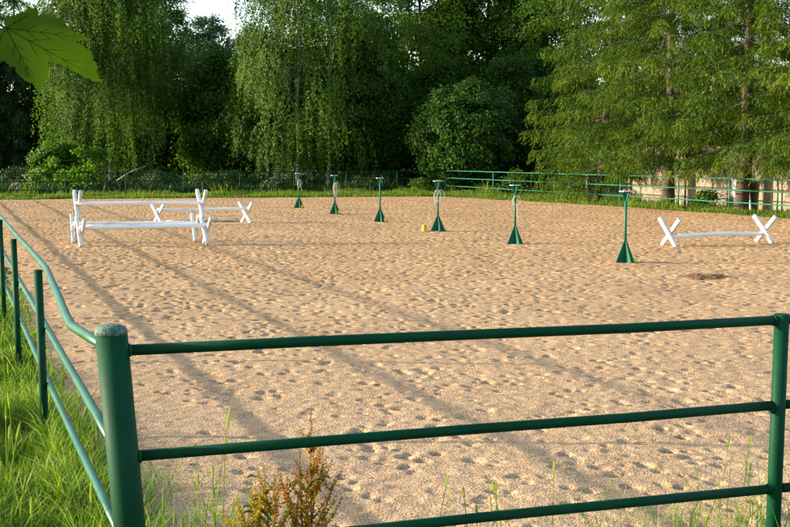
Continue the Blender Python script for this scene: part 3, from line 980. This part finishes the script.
# back row beyond the far fence
birch(gp_(112, 75.5), 18, 4.4, 3.4, 31, 'weeping birch with long hanging twigs behind the stacked jumps', strands=3400, hang=(1.5, 4.4), dens=15, leaf=(0.15, 0.10), group='birches beyond the far fence', tint=(0.5, 0.3), bare=0.32)
birch(gp_(305, 71), 20, 4.1, 2.4, 32, 'tall twin trunked birch with pale hanging foliage at centre of the back row', strands=4300, trunks=((-0.4, 0, 0.1, 0), (1.4, 0.6, 0.5, 0.2)), hang=(1.0, 2.8), dens=14, leaf=(0.145, 0.098),
      group='birches beyond the far fence', tint=(0.6, 0.3), env=lambda t: np.where(t < 0.5, 1.0, 1.0 - 0.68 * (t - 0.5) / 0.5) * np.clip(t * 6 + 0.5, 0, 1))
broadleaf(gp_(268, 74), 11, 2.3, 6.0, 4.4, 'birch', 'rounded pale green tree hugging the left side of the twin trunked birch', 33, clumps=260, per=210, leaf=(0.14, 0.09), cr=0.7, group='back row trees')
broadleaf(gp_(460, 67.3), 6.6, 2.85, 3.35, 3.15, 'lilac', 'dense round glossy leaved bush tree with egg shaped crown before the tall trees', 34, clumps=360, per=170, leaf=(0.20, 0.12), cr=0.5, shell=0.66, amp=0.16, trunk_r=0.12, zmin=0.1, tint=(0.5, 0.3), group='back row trees', name='round_bush', cat='bush')
broadleaf(gp_(60, 64), 3.4, 1.9, 1.85, 1.6, 'maplebush', 'bright light green maple bush at the left end of far fence', 35, clumps=85, per=120, leaf=(0.18, 0.12), cr=0.44, shell=0.2, trunk_r=0.06, zmin=0.1, name='maple_bush', cat='bush', limbs=22, amp=0.6)
broadleaf(gp_(366, 73), 12, 2.7, 5.6, 5.6, 'darkleaf', 'dark bushy tree just right of the twin trunked birch', 36, clumps=330, per=190, leaf=(0.17, 0.115), cr=0.8, group='back row trees')
for i, (px, y, rx, zc, rz, sd, lab) in enumerate([
        (420, 81, 4.6, 10.8, 7.4, 41, 'tall open linden with sunlit yellow green top right of the birches'),
        (487, 84, 4.7, 11.8, 8.2, 42, 'tall linden whose dark trunk forks above the round bush'),
        (545, 79, 3.7, 10.6, 8.0, 43, 'tall linden showing sky holes just left of the spruces')]):
    broadleaf(gp_(px, y), 20, rx, zc, rz, 'linden', lab, sd, clumps=290, per=210, leaf=(0.20, 0.14), cr=0.9, trunk_r=0.3, group='lindens behind the round bush', shell=0.4, limbs=26)
for i, (px, y, rx, zc, rz, sd, mat, lab) in enumerate([
        (434, 76, 3.2, 4.0, 4.2, 51, 'darkleaf', 'dark low tree in shade left behind the round bush'),
        (522, 75, 3.4, 4.4, 4.5, 52, 'darkleaf', 'dark low tree in shade between round bush and spruces'),
        (572, 70, 2.6, 3.6, 3.8, 53, 'darkleaf', 'dark low tree half hidden behind the leftmost spruce'),
        (148, 86, 3.2, 6.6, 7.0, 54, 'linden', 'dark tree immediately right of the weeping birch, below the sky gap'),
        (224, 79, 3.2, 4.6, 4.8, 55, 'linden', 'mid green tree low in the gap under the open sky'),
        (264, 90, 2.5, 6.3, 5.2, 56, 'bluish', 'blue green tree closing the sky gap on its right'),
        (138, 90, 4.0, 8.5, 9.4, 57, 'darkleaf', 'very dark tall tree behind the weeping birch'),
        (335, 86, 4.0, 7.0, 6.8, 58, 'darkleaf', 'dark tree behind the twin trunked birch')]):
    broadleaf(gp_(px, y), zc + rz, rx, zc, rz, mat, lab, sd, clumps=330, per=190, leaf=(0.20, 0.14), cr=0.85, trunk_r=0.2, group='back row trees')
broadleaf(gp_(205, 124), 17.5, 3.7, 12.2, 5.2, 'bluish', 'distant round topped blue green tree standing in the sky gap', 59, clumps=130, per=120, leaf=(0.32, 0.22), cr=0.95, trunk_r=0.35, shell=0.35)
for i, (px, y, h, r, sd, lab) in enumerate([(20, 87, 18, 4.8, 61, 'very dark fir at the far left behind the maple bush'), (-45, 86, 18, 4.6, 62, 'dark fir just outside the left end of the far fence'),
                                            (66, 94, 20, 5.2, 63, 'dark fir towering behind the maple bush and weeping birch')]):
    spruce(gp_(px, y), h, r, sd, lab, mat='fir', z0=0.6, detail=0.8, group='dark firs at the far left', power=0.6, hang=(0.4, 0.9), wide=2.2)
# trees added out of view left of the arena to shade the back row
for i, (x, y, rx, zc, rz, sd) in enumerate([(-44, 90, 5.0, 8.0, 7.8, 72), (-36, 98, 5.0, 9, 8.5, 73)]):
    broadleaf(Vector((x, y, -0.05)), zc + rz, rx, zc, rz, 'darkleaf', ['tall dark tree beyond the left fence, nearer of the pair', 'dark tree farther back beyond the left fence'][i], sd,
              clumps=150, per=110, leaf=(0.28, 0.2), cr=1.1, group='trees beyond the left fence')

# far wood behind everything
def far_wood():
    rng = np.random.default_rng(90)
    P, A, Nn, L = [], [], [], []
    for k in range(150):
        px = rng.uniform(-500, 1300); y = rng.uniform(100, 135)
        if 150 < px < 262: top = rng.uniform(5.0, 7.5)
        else: top = rng.uniform(8, 13)
        c = np.array([gx(px, y), y, 0])
        n = 900
        d = unit(rng.normal(size=(n, 3))) * (rng.random(n) ** 0.4)[:, None]
        q = c + d * np.array([4.6, 4.6, top / 2]) + np.array([0, 0, top / 2])
        P.append(q); A.append(rng.normal(size=(n, 3))); Nn.append(d + rng.normal(size=(n, 3)) * 0.5); L.append(rng.uniform(0.4, 0.8, n))
    P = np.concatenate(P); L = np.concatenate(L)
    ok = P[:, 2] > 0.1
    V, F = leaf_quads(P[ok], np.concatenate(A)[ok], unit(np.concatenate(Nn)[ok]), L[ok], L[ok] * 0.7)
    o = quad_mesh('far_wood', V, F, M['darkleaf'], None, np.clip(rng.normal(0.4, 0.2, int(ok.sum())), 0, 1))
    tag(o, 'dense dark wood closing the view behind the back row trees', 'wood', kind='stuff')
far_wood()

# undergrowth on the far verge
def small_bush(loc, h, r, mat, label, seed, name='shrub', leaf=(0.12, 0.07), per=60, clumps=26):
    broadleaf(loc, h, r, h * 0.52, h * 0.5, mat, label, seed, clumps=clumps, per=per, leaf=leaf, cr=0.32, shell=0.2, trunk_r=0.03, zmin=0.03, name=name, cat='shrub', limbs=8, group='shrubs along the fences')
small_bush(gp_(513, 61), 1.6, 0.55, 'lilac', 'slender grey green sapling beyond the fence right of the round bush', 81, 'sapling')
small_bush(on_u(575, 27.2), 0.95, 1.1, 'linden', 'low green shrub under the leftmost spruce drooping branches', 82)
small_bush(gp_(420, 65), 0.9, 0.7, 'linden', 'small shrub at the lower left foot of the round bush', 83)
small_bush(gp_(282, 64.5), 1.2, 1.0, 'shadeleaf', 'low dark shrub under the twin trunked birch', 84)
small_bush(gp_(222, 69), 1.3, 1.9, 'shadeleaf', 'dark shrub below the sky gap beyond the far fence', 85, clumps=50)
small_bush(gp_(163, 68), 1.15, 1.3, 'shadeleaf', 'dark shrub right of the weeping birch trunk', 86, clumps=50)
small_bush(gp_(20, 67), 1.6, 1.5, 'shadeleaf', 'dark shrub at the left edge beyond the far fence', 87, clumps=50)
small_bush(gp_(380, 69), 1.2, 1.7, 'shadeleaf', 'dark shrub between the twin birch and round bush', 88, clumps=50)
small_bush(on_u(707, 26.6), 0.7, 0.45, 'linden', 'little green shrub at the wall foot between the two dark spruce trunks', 89)
# leaning dead branch and stone
d0 = at_depth(112, 184, 66.5); d1 = at_depth(146, 166, 66.0)
mb = MB(); mb.tube([d0, d0.lerp(d1, 0.5) + Vector((0, 0, 0.12)), d1], [0.06, 0.055, 0.045], 8)
o = mb.build('dead_branch', M['deadwood']); tag(o, 'bare grey dead branch leaning against the weeping birch trunk', 'branch')
rng = np.random.default_rng(6)
mb = MB()
pr = [(0.02, -0.02), (0.62, 0.0), (0.70, 0.12), (0.58, 0.30), (0.35, 0.44), (0.02, 0.48)]
mb.tube([(0.05 * i, 0, z) for i, (r, z) in enumerate(pr)], [r for r, z in pr], 9)
o = mb.build('boulder', M['stone']); o.location = gp_(20, 63.5); tag(o, 'grey boulder on the verge at the left end of far fence', 'stone')

# ------------------------------------------------------------------ GRASS
def blades(P, h, w, rng, bend=(0.1, 0.55), tint=(0.45, 0.2)):
    n = len(P)
    ph = rng.uniform(0, 2 * math.pi, n)
    d = np.stack([np.cos(ph), np.sin(ph), np.zeros(n)], -1)
    fc = rng.uniform(0, 2 * math.pi, n)
    s = np.stack([np.cos(fc), np.sin(fc), np.zeros(n)], -1)
    bd = rng.uniform(bend[0], bend[1], n) * h
    rings = []
    for t, ww in ((0, 0.8), (0.36, 1.0), (0.7, 0.72), (1.0, 0.06)):
        c = P + d * (bd * t ** 2)[:, None]
        c = c.copy(); c[:, 2] += h * t * (1 - 0.28 * t * bd / h)
        rings.append(c - s * (w * ww / 2)[:, None]); rings.append(c + s * (w * ww / 2)[:, None])
    V = np.stack(rings, 1)
    b = np.arange(n)[:, None] * 8
    F = np.stack([b + np.array([0, 1, 3, 2]), b + np.array([2, 3, 5, 4]), b + np.array([4, 5, 7, 6])], 1)
    tn = np.clip(rng.normal(tint[0], tint[1], n), 0, 1)
    tn = np.stack([tn * 0.85, tn, np.clip(tn * 1.1 + 0.03, 0, 1)], 1)
    return V.reshape(-1, 3), F.reshape(-1, 4), tn.reshape(-1)

def seed_stalks(P, h, rng, head=0.09):
    """thin stalks with a tapering seed head, as crossed narrow quads"""
    n = len(P)
    ph = rng.uniform(0, 2 * math.pi, n); ln = rng.uniform(0.02, 0.22, n) * h
    d = np.stack([np.cos(ph) * ln, np.sin(ph) * ln, h], -1)
    Vs, Fs, Ts = [], [], []
    off = 0
    for k in range(2):
        s = np.stack([np.full(n, math.cos(k * 1.57 + 0.4)), np.full(n, math.sin(k * 1.57 + 0.4)), np.zeros(n)], -1)
        st = [(0, 0.003), (0.5, 0.0026), (1 - head / 1.0, 0.0022), (1 - head * 0.75, 0.008), (1 - head * 0.25, 0.007), (1.0, 0.0015)]
        rings = []
        for t, ww in st:
            c = P + d * np.array([t ** 1.5, t ** 1.5, t]) 
            rings += [c - s * ww, c + s * ww]
        V = np.stack(rings, 1); m = len(rings)
        b = np.arange(n)[:, None] * m + off
        for j in range(len(st) - 1):
            Fs.append((b + np.array([2 * j, 2 * j + 1, 2 * j + 3, 2 * j + 2])))
            Ts.append(np.clip(rng.normal(0.55 if j < 2 else 0.8, 0.15, n), 0, 1))
        Vs.append(V.reshape(-1, 3)); off += n * m
    return np.concatenate(Vs), np.concatenate(Fs), np.concatenate(Ts)

def merge(parts):
    Vs, Fs, Ts, o = [], [], [], 0
    for V, F, T in parts:
        Vs.append(V); Fs.append(F + o); Ts.append(T); o += len(V)
    return np.concatenate(Vs), np.concatenate(Fs), np.concatenate(Ts)

def clump_noise(X, Y, seed, sc):
    r = np.random.default_rng(seed); v = np.zeros_like(X)
    for k in range(7):
        a = r.uniform(0, 6.28); f = sc * r.uniform(0.6, 1.8); v += np.sin((X * math.cos(a) + Y * math.sin(a)) * f + r.uniform(0, 6.28))
    return v / 7 ** 0.5

def fence_s(X, Y):
    """metres from the left fence line towards the sand"""
    return (X - LP0.x) * lside.x + (Y - LP0.y) * lside.y

def tall_grass():
    rng = np.random.default_rng(101)
    parts = []
    # the lush bank left of the fence, near to far
    for (y0, y1, n, wm) in ((2.0, 5.0, 15000, 0.0075), (5.0, 9.5, 46000, 0.0075), (9.5, 17, 24000, 0.011), (17, 45, 14000, 0.02)):
        Y = rng.uniform(y0, y1, n)
        wid = np.where(Y < 10, 2.9, 4.2)
        fx = LP0.x + (Y - LP0.y) * (lv.x / lv.y)
        X = fx + 0.55 - (wid + 0.3) * rng.random(n) ** 0.95
        c = clump_noise(X, Y, 5, 4.2)
        s = fence_s(X, Y)
        keep = rng.random(n) < np.clip(1.0 - np.clip(s + 0.02, 0, 1) * 2.1 + 0.15 * c, 0.0, 1)
        X, Y, c, s = X[keep], Y[keep], c[keep], s[keep]
        m = len(X)
        P = np.stack([X, Y, np.full(m, -0.065)], -1)
        h = np.clip(rng.normal(0.34, 0.09, m) * (1 + 0.24 * c) * np.interp(s, [-0.9, -0.35, 0.1, 0.4], [0.95, 0.55, 0.48, 0.30]), 0.06, 0.6)
        parts.append(blades(P, h, rng.uniform(0.6, 1.5, m) * wm, rng, (0.15, 0.85), (0.46, 0.15)))
        k = rng.random(m) < 0.03
        Pd = P[k]
        parts.append(blades(Pd, h[k] * 1.25, np.full(int(k.sum()), wm * 0.8), rng, (0.25, 0.9), (0.95, 0.08)))
    # corner spill onto the sand
    n = 9000
    u = rng.random(n) ** 2.0 * 1.7 - 0.1; v = rng.uniform(-0.3, 4.5, n)
    dens = np.clip(1 - u / (1.25 - 0.22 * v), 0, 1) ** 1.2 * (clump_noise(u, v, 9, 5.0) > -0.2)
    kp = rng.random(n) < dens
    u, v = u[kp], v[kp]
    P = np.stack([ORG.x + u * UD.x + v * VD.x, ORG.y + u * UD.y + v * VD.y, np.full(len(u), -0.05)], -1)
    parts.append(blades(P, np.clip(rng.normal(0.21, 0.09, len(u)) * (1 - 0.35 * u), 0.05, 0.45), rng.uniform(0.004, 0.009, len(u)), rng, (0.2, 0.8), (0.5, 0.18)))
    # sparse blades along the foot of the front fence
    n = 2600
    s = rng.random(n) * 7.0 - 0.3
    dd = rng.normal(0.15, 0.32, n)
    nrm = Vector((-fdir.y, fdir.x, 0))
    X = P1.x + fdir.x * s + nrm.x * dd; Y = P1.y + fdir.y * s + nrm.y * dd
    w = np.clip(0.10 + 0.9 * np.exp(-((s - 0.4) / 0.55) ** 2) + 0.5 * np.exp(-((s - 3.05) / 0.6) ** 2), 0, 1)
    kp = rng.random(n) < w
    X, Y, s = X[kp], Y[kp], s[kp]
    P = np.stack([X, Y, np.full(len(X), -0.05)], -1)
    parts.append(blades(P, np.clip(rng.normal(0.30, 0.11, len(X)), 0.08, 0.62), rng.uniform(0.004, 0.008, len(X)), rng, (0.1, 0.6), (0.5, 0.18)))
    # flowering stalks
    n = 40
    Y = rng.uniform(4.2, 9, n); fx = LP0.x + (Y - LP0.y) * (lv.x / lv.y); X = fx - rng.random(n) * 2.2
    parts.append(seed_stalks(np.stack([X, Y, np.full(n, -0.06)], -1), rng.uniform(0.4, 0.66, n), rng, 0.2))
    spots = [(207, 404, 5.15), (219, 438, 5.05), (214, 460, 5.2), (553, 452, 5.35), (472, 484, 5.2), (498, 480, 5.3), (508, 481, 5.35), (434, 470, 5.4), (480, 500, 5.25), (742, 432, 5.75), (718, 437, 5.6),
             (745, 462, 5.7), (200, 470, 5.3)]
    Q = []; hh = []
    for px, py, y in spots:
        p = at_depth(px, py, y); Q.append((p.x, p.y, -0.05)); hh.append(p.z + 0.05)
    parts.append(seed_stalks(np.array(Q), np.array(hh), rng, 0.12))
    V, F, T = merge(parts)
    o = quad_mesh('tall_grass', V, F, M['grass'], None, T)
    tag(o, 'tall lush bright green grass beside the left fence and around the corner post', 'grass', kind='stuff')
tall_grass()

def verge():
    rng = np.random.default_rng(111)
    parts = []
    def add(u, v, hm, wm, tint):
        P = np.stack([ORG.x + u * UD.x + v * VD.x, ORG.y + u * UD.y + v * VD.y, np.full(len(u), -0.06)], -1)
        c = clump_noise(P[:, 0], P[:, 1], 21, 2.2)
        h = np.clip(rng.normal(hm, hm * 0.3, len(u)) * (1 + 0.45 * c), 0.05, 1.1)
        parts.append(blades(P, h, rng.uniform(0.6, 1.5, len(u)) * wm, rng, (0.1, 0.7), tint))
    # far strip
    n = 42000
    u = rng.uniform(-2, 26, n); edge = 52.2 - u * 0.155
    v = edge - 0.2 + rng.random(n) ** 0.9 * (56.8 - edge)
    add(u, v, 0.17, 0.03, (0.45, 0.22))
    n = 2600
    u = rng.uniform(-1, 26, n); v = 54.2 + rng.random(n) * 2.5
    kp = clump_noise(u, v, 33, 1.5) > 0.5
    add(u[kp], v[kp], 0.42, 0.035, (0.62, 0.22))
    # undergrowth below the trees
    # right strip
    n = 22000
    v = rng.uniform(2, 54, n); e = 25.15 - np.clip((v - 26) / 24, 0, 1) ** 1.6 * 2.6
    u = e - 0.15 + rng.random(n) * (27.8 - e)
    add(u, v, 0.155, 0.022, (0.48, 0.22))
    n = 2600
    v = rng.uniform(24, 54, n); u = rng.uniform(25.2, 27.2, n)
    kp = clump_noise(u, v, 35, 1.6) > 0.35
    add(u[kp], v[kp], 0.45, 0.03, (0.5, 0.2))
    V, F, T = merge(parts)
    o = quad_mesh('verge_grass', V, F, M['strip'], None, T)
    tag(o, 'rough green and yellow grass strip along the far and right edges of the sand', 'grass', kind='stuff')
verge()

def undergrowth():
    rng = np.random.default_rng(117)
    n = 30000
    u = rng.uniform(-6, 34, n); v = 56.6 + rng.random(n) ** 1.2 * 24
    P = np.stack([ORG.x + u * UD.x + v * VD.x, ORG.y + u * UD.y + v * VD.y, np.full(n, -0.06)], -1)
    h = np.clip(rng.normal(0.45, 0.16, n) * (1 + 0.5 * clump_noise(P[:, 0], P[:, 1], 23, 1.1)), 0.08, 1.1)
    V, F, T = blades(P, h, rng.uniform(0.04, 0.09, n), rng, (0.2, 0.9), (0.35, 0.2))
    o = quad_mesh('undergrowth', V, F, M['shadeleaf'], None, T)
    tag(o, 'dark leafy undergrowth on the ground beneath the back row trees', 'undergrowth', kind='stuff')
undergrowth()

# ------------------------------------------------------------------ DOCK PLANTS in front
def dock(base, stems, label, seed, tint):
    rng = np.random.default_rng(seed)
    root = thing('dock_plant', base, label, 'weed', 'dock weeds inside the front fence')
    base = Vector(base)
    sm = MB()
    P, T, Ls = [], [], []
    def spike(pts, r, cover, size, t0):
        sm.tube(pts, [r * (1 - 0.75 * i / (len(pts) - 1)) for i in range(len(pts))], 6)
        L = sum((pts[i + 1] - pts[i]).length for i in range(len(pts) - 1))
        n = int(L * cover)
        ff = rng.random(n)
        # seeds sit in whorls
        ff = (np.floor(ff * L / 0.018) + rng.random(n) * 0.5) * 0.018 / L
        ff = np.clip(ff, 0, 1)
        xs = np.linspace(0, 1, len(pts)); arr = np.array([tuple(p) for p in pts])
        q = np.stack([np.interp(ff, xs, arr[:, j]) for j in range(3)], -1)
        sp = size * (1.15 - 0.75 * ff)
        P.append(q + rng.normal(size=(n, 3)) * sp[:, None] * np.array([1, 1, 0.5])); T.append(np.clip(rng.normal(t0, 0.28, n), 0, 1)); Ls.append(0.55 + 0.45 * (1 - ff))
    for (px, py, y, n_side, t0) in stems:
        tip = at_depth(px, py, y) - base
        mid = tip * 0.5 + Vector((rng.uniform(-1, 1) * 0.02, rng.uniform(-1, 1) * 0.02, 0.03))
        b0 = Vector((rng.uniform(-1, 1) * 0.03, rng.uniform(-1, 1) * 0.03, -0.05))
        main = [b0 * (1 - t) ** 2 + mid * 2 * t * (1 - t) + tip * t * t for t in np.linspace(0, 1, 9)]
        cut = main[4:]
        sm.tube(main[:5], [0.006 - 0.0004 * i for i in range(5)], 6)
        spike(cut, 0.0038, 560, 0.0080, t0)
        for k in range(n_side):
            t = 0.28 + 0.6 * (k + rng.random()) / n_side
            p0 = main[int(t * 8)]
            a = rng.uniform(0, 6.28); ln = rng.uniform(0.12, 0.34) * (1.3 - t)
            e = p0 + Vector((math.cos(a) * ln * 0.55, math.sin(a) * ln * 0.4, ln * 0.88))
            spike([p0, p0.lerp(e, 0.5) + Vector((math.cos(a), math.sin(a), 0)) * 0.012, e], 0.0024, 640, 0.0070, t0)
    P = np.concatenate(P); T = np.concatenate(T); Ls = np.concatenate(Ls); n = len(P)
    V, F = leaf_quads(P, rng.normal(size=(n, 3)) + np.array([0, 0, -0.2]), unit(rng.normal(size=(n, 3))), rng.uniform(0.010, 0.017, n) * Ls, rng.uniform(0.008, 0.013, n) * Ls)
    sm.build('stem', M['stem'], root)
    quad_mesh('seed_heads', V, F, M['seed'], root, np.clip(T + tint, 0, 1))
    # leaves: wavy long blades
    for k in range(9):
        a = rng.uniform(0, 6.28); L = rng.uniform(0.12, 0.22); z0 = rng.uniform(0.05, 0.5)
        Vs = []; m = 9
        for i in range(m):
            t = i / (m - 1); w = 0.019 * math.sin(math.pi * min(1, t * 0.93 + 0.07)) + 0.002
            c = Vector((math.cos(a) * L * t * 0.6, math.sin(a) * L * t * 0.6, z0 + L * (0.9 * t - 0.55 * t * t)))
            s_ = Vector((-math.sin(a), math.cos(a), 0.15 * math.sin(i * 1.7)))
            Vs += [c - s_ * w, c + Vector((0, 0, -0.006)), c + s_ * w]
        Fq = []
        for i in range(m - 1):
            Fq += [[3 * i, 3 * i + 1, 3 * i + 4, 3 * i + 3], [3 * i + 1, 3 * i + 2, 3 * i + 5, 3 * i + 4]]
        quad_mesh('leaf', np.array([tuple(v) for v in Vs]), np.array(Fq), M['dockleaf'], root, np.clip(rng.normal(0.5, 0.2, len(Fq)), 0, 1), True)
b1 = at_depth(308, 590, 5.2); b1.z = -0.03
dock(b1, [(311, 408, 5.2, 15, 0.22), (299, 444, 5.12, 6, 0.4), (321, 436, 5.28, 6, 0.35), (277, 468, 5.15, 6, 0.25), (335, 478, 5.2, 5, 0.35), (308, 466, 5.1, 5, 0.5)], 'tall rusty brown flowering dock weed seen behind the front middle rail', 121, 0.0)
b2 = at_depth(272, 590, 5.15); b2.z = -0.03
dock(b2, [(263, 462, 5.15, 8, 0.5), (248, 478, 5.15, 7, 0.65), (274, 472, 5.25, 6, 0.4), (234, 498, 5.1, 7, 0.7), (252, 500, 5.1, 6, 0.6), (224, 514, 5.1, 6, 0.75)], 'lower yellowish dock weed leaning left beside the tall rusty one', 122, 0.12)

# ------------------------------------------------------------------ MAPLE SAPLING with the leaf that hangs into the view
def maple():
    rng = np.random.default_rng(131); rr = random.Random(5)
    root = thing('maple_sapling', (-1.35, 0.95, -0.05), 'young maple beside the camera with one broad leaf hanging into view', 'tree')
    o = Vector((-1.35, 0.95, -0.05))
    depth = 1.12
    hub = at_depth(6, 28, depth) - o
    mb = MB()
    tr = [Vector((0, 0, -0.15)), Vector((0.02, 0.02, 0.9)), Vector((0.0, 0.05, 1.7)), Vector((-0.06, 0.08, 2.5)), Vector((-0.05, 0.1, 3.1))]
    mb.tube(tr, [0.035, 0.03, 0.024, 0.014, 0.005], 10)
    mb.build('trunk', M['bark'], root)
    mb = MB()
    tw = [Vector((-0.03, 0.07, 2.25)), Vector((0.25, 0.09, 2.30)), hub + Vector((-0.18, 0.02, 0.06))]
    mb.tube(tw, [0.008, 0.005, 0.003], 8)
    mb.tube([tw[2], hub + Vector((-0.07, 0.005, 0.035)), hub], [0.0022, 0.0014, 0.0013], 6)
    twig = mb.build('twig', M['bark'], root)
    outline = [(5.7, 26.5), (5, 20), (11, 16), (16, 15), (21, 12), (26, 10.8), (28, 7.5), (33, 8), (37, 6.6), (39.5, 15), (44, 13.6), (49, 13.7), (54, 14.8), (59, 17), (62, 20.5), (65.5, 23), (69, 28), (75, 31.5), (78, 33.6), (82.5, 34), (86, 37), (92, 38.4),
               (84, 39.6), (78, 40), (70, 40.3), (76, 42.7), (81, 44), (85, 48), (88, 50), (91, 55), (90, 59), (92.5, 61), (94, 66), (92.8, 70), (94, 74), (95, 78), (98, 82), (92, 80.6), (89, 81), (85, 78), (81.5, 78), (75, 73), (70, 71), (63, 66.6), (57, 63.5), (50, 61), (44.5, 60),
               (46, 64), (47.4, 70), (46, 74), (46.5, 78), (43, 82), (41, 87), (39, 90), (37, 96), (34.5, 91), (33, 87), (31.5, 86), (30, 82.5), (27, 83), (24, 81.5), (20, 78.5), (18, 76), (14.5, 72.5), (14, 67), (9, 66.5), (6.6, 64.5), (3, 61.5), (0, 60.7), (-5, 66), (-11, 70), (-14, 66), (-20, 68),
               (-22, 60), (-20, 54), (-25, 50), (-20, 44), (-19, 38), (-10, 33), (-3, 30)]
    def bulge(r, a):
        return 1.6 * r * r - 0.006 * math.sin(a * 4.6 + 1.0) * min(1.0, (r / 0.08) ** 2)
    def leaf(hub_p, scale, rot, tilt, name='leaf'):
        hx, hy = 6.0, 28.0
        k = depth / F_PX * scale
        mt = Matrix.Rotation(tilt, 3, 'X') @ Matrix.Rotation(rot, 3, 'Y')
        ol = []
        m = len(outline)
        for q in range(m):
            a_, b_ = Vector(outline[q]), Vector(outline[(q + 1) % m])
            ol.append(a_)
            e = b_ - a_
            if e.length > 4.5:
                nrm = Vector((e.y, -e.x)).normalized()
                ol.append(a_.lerp(b_, 0.40) + nrm * 0.9)
                ol.append(a_.lerp(b_, 0.55) - nrm * 0.1)
        grid = [Vector((x + 0.7 * math.sin(y), y)) for x in np.arange(-24, 98, 3.0) for y in np.arange(8, 96, 3.0)]
        n_o = len(ol)
        cv, ce, cf, _a, _b, _c = mathutils.geometry.delaunay_2d_cdt(ol + grid, [(q, (q + 1) % n_o) for q in range(n_o)], [], 1, 1e-4)
        bm = bmesh.new()
        vv = [bm.verts.new(((p.x - hx) * k, 0, -(p.y - hy) * k)) for p in cv]
        for f in cf: bm.faces.new([vv[q] for q in f])
        for v in bm.verts:
            r = math.hypot(v.co.x, v.co.z); a = math.atan2(v.co.z, v.co.x)
            v.co.y = bulge(r, a)
            v.co = mt @ v.co + hub_p
        me = bpy.data.meshes.new(name); bm.to_mesh(me); bm.free()
        me.polygons.foreach_set('use_smooth', [True] * len(me.polygons)); me.update()
        ob = link_mesh(name, me, M['maple'], root)
        vb = MB()
        for (tx, ty) in ((96, 79), (88, 38), (37, 92), (36, 10), (-18, 60)):
            pts = []
            for t in np.linspace(0, 0.92, 6):
                dx, dy = (tx - hx) * k * t, -(ty - hy) * k * t
                a = math.atan2(dy, dx); r = math.hypot(dx, dy)
                pts.append(mt @ Vector((dx, bulge(r, a) - 0.0001, dy)) + hub_p)
            vb.tube(pts, [0.0004 * (1 - 0.8 * q / 5) for q in range(6)], 5)
            for t0 in (0.25, 0.42, 0.6):
                for sg in (-1, 1):
                    q = []
                    for t in (0.0, 0.5, 1.0):
                        bx = tx - hx; by = ty - hy
                        px_ = hx + bx * (t0 + 0.16 * t) - sg * by * 0.13 * t * (1.1 - t0); py_ = hy + by * (t0 + 0.16 * t) + sg * bx * 0.13 * t * (1.1 - t0)
                        dx, dy = (px_ - hx) * k, -(py_ - hy) * k
                        q.append(mt @ Vector((dx, bulge(math.hypot(dx, dy), math.atan2(dy, dx)) - 0.00005, dy)) + hub_p)
                    vb.tube(q, [0.00022, 0.00018, 0.0001], 4)
        vb.build('vein', M['maple'], ob)
    leaf(hub, 0.96, 0, 0)
    for k in range(12):
        p = Vector((rr.uniform(-0.5, 0.12), rr.uniform(-0.1, 0.5), rr.uniform(2.3, 3.0)))
        if p.x > 0.2: p.x -= 0.3
        leaf(p, rr.uniform(0.8, 1.1), rr.uniform(-0.8, 0.8), rr.uniform(-0.9, 0.6))
        tb = MB(); j = min(3, int((p.z) / 0.8)); q0 = tr[3].lerp(tr[4], min(1, max(0, (p.z - 2.5) / 0.6)))
        tb.tube([q0, q0.lerp(p, 0.5) + Vector((0, 0, 0.05)), p], [0.003, 0.002, 0.0013], 5)
        tb.build('twig', M['bark'], root)
maple()
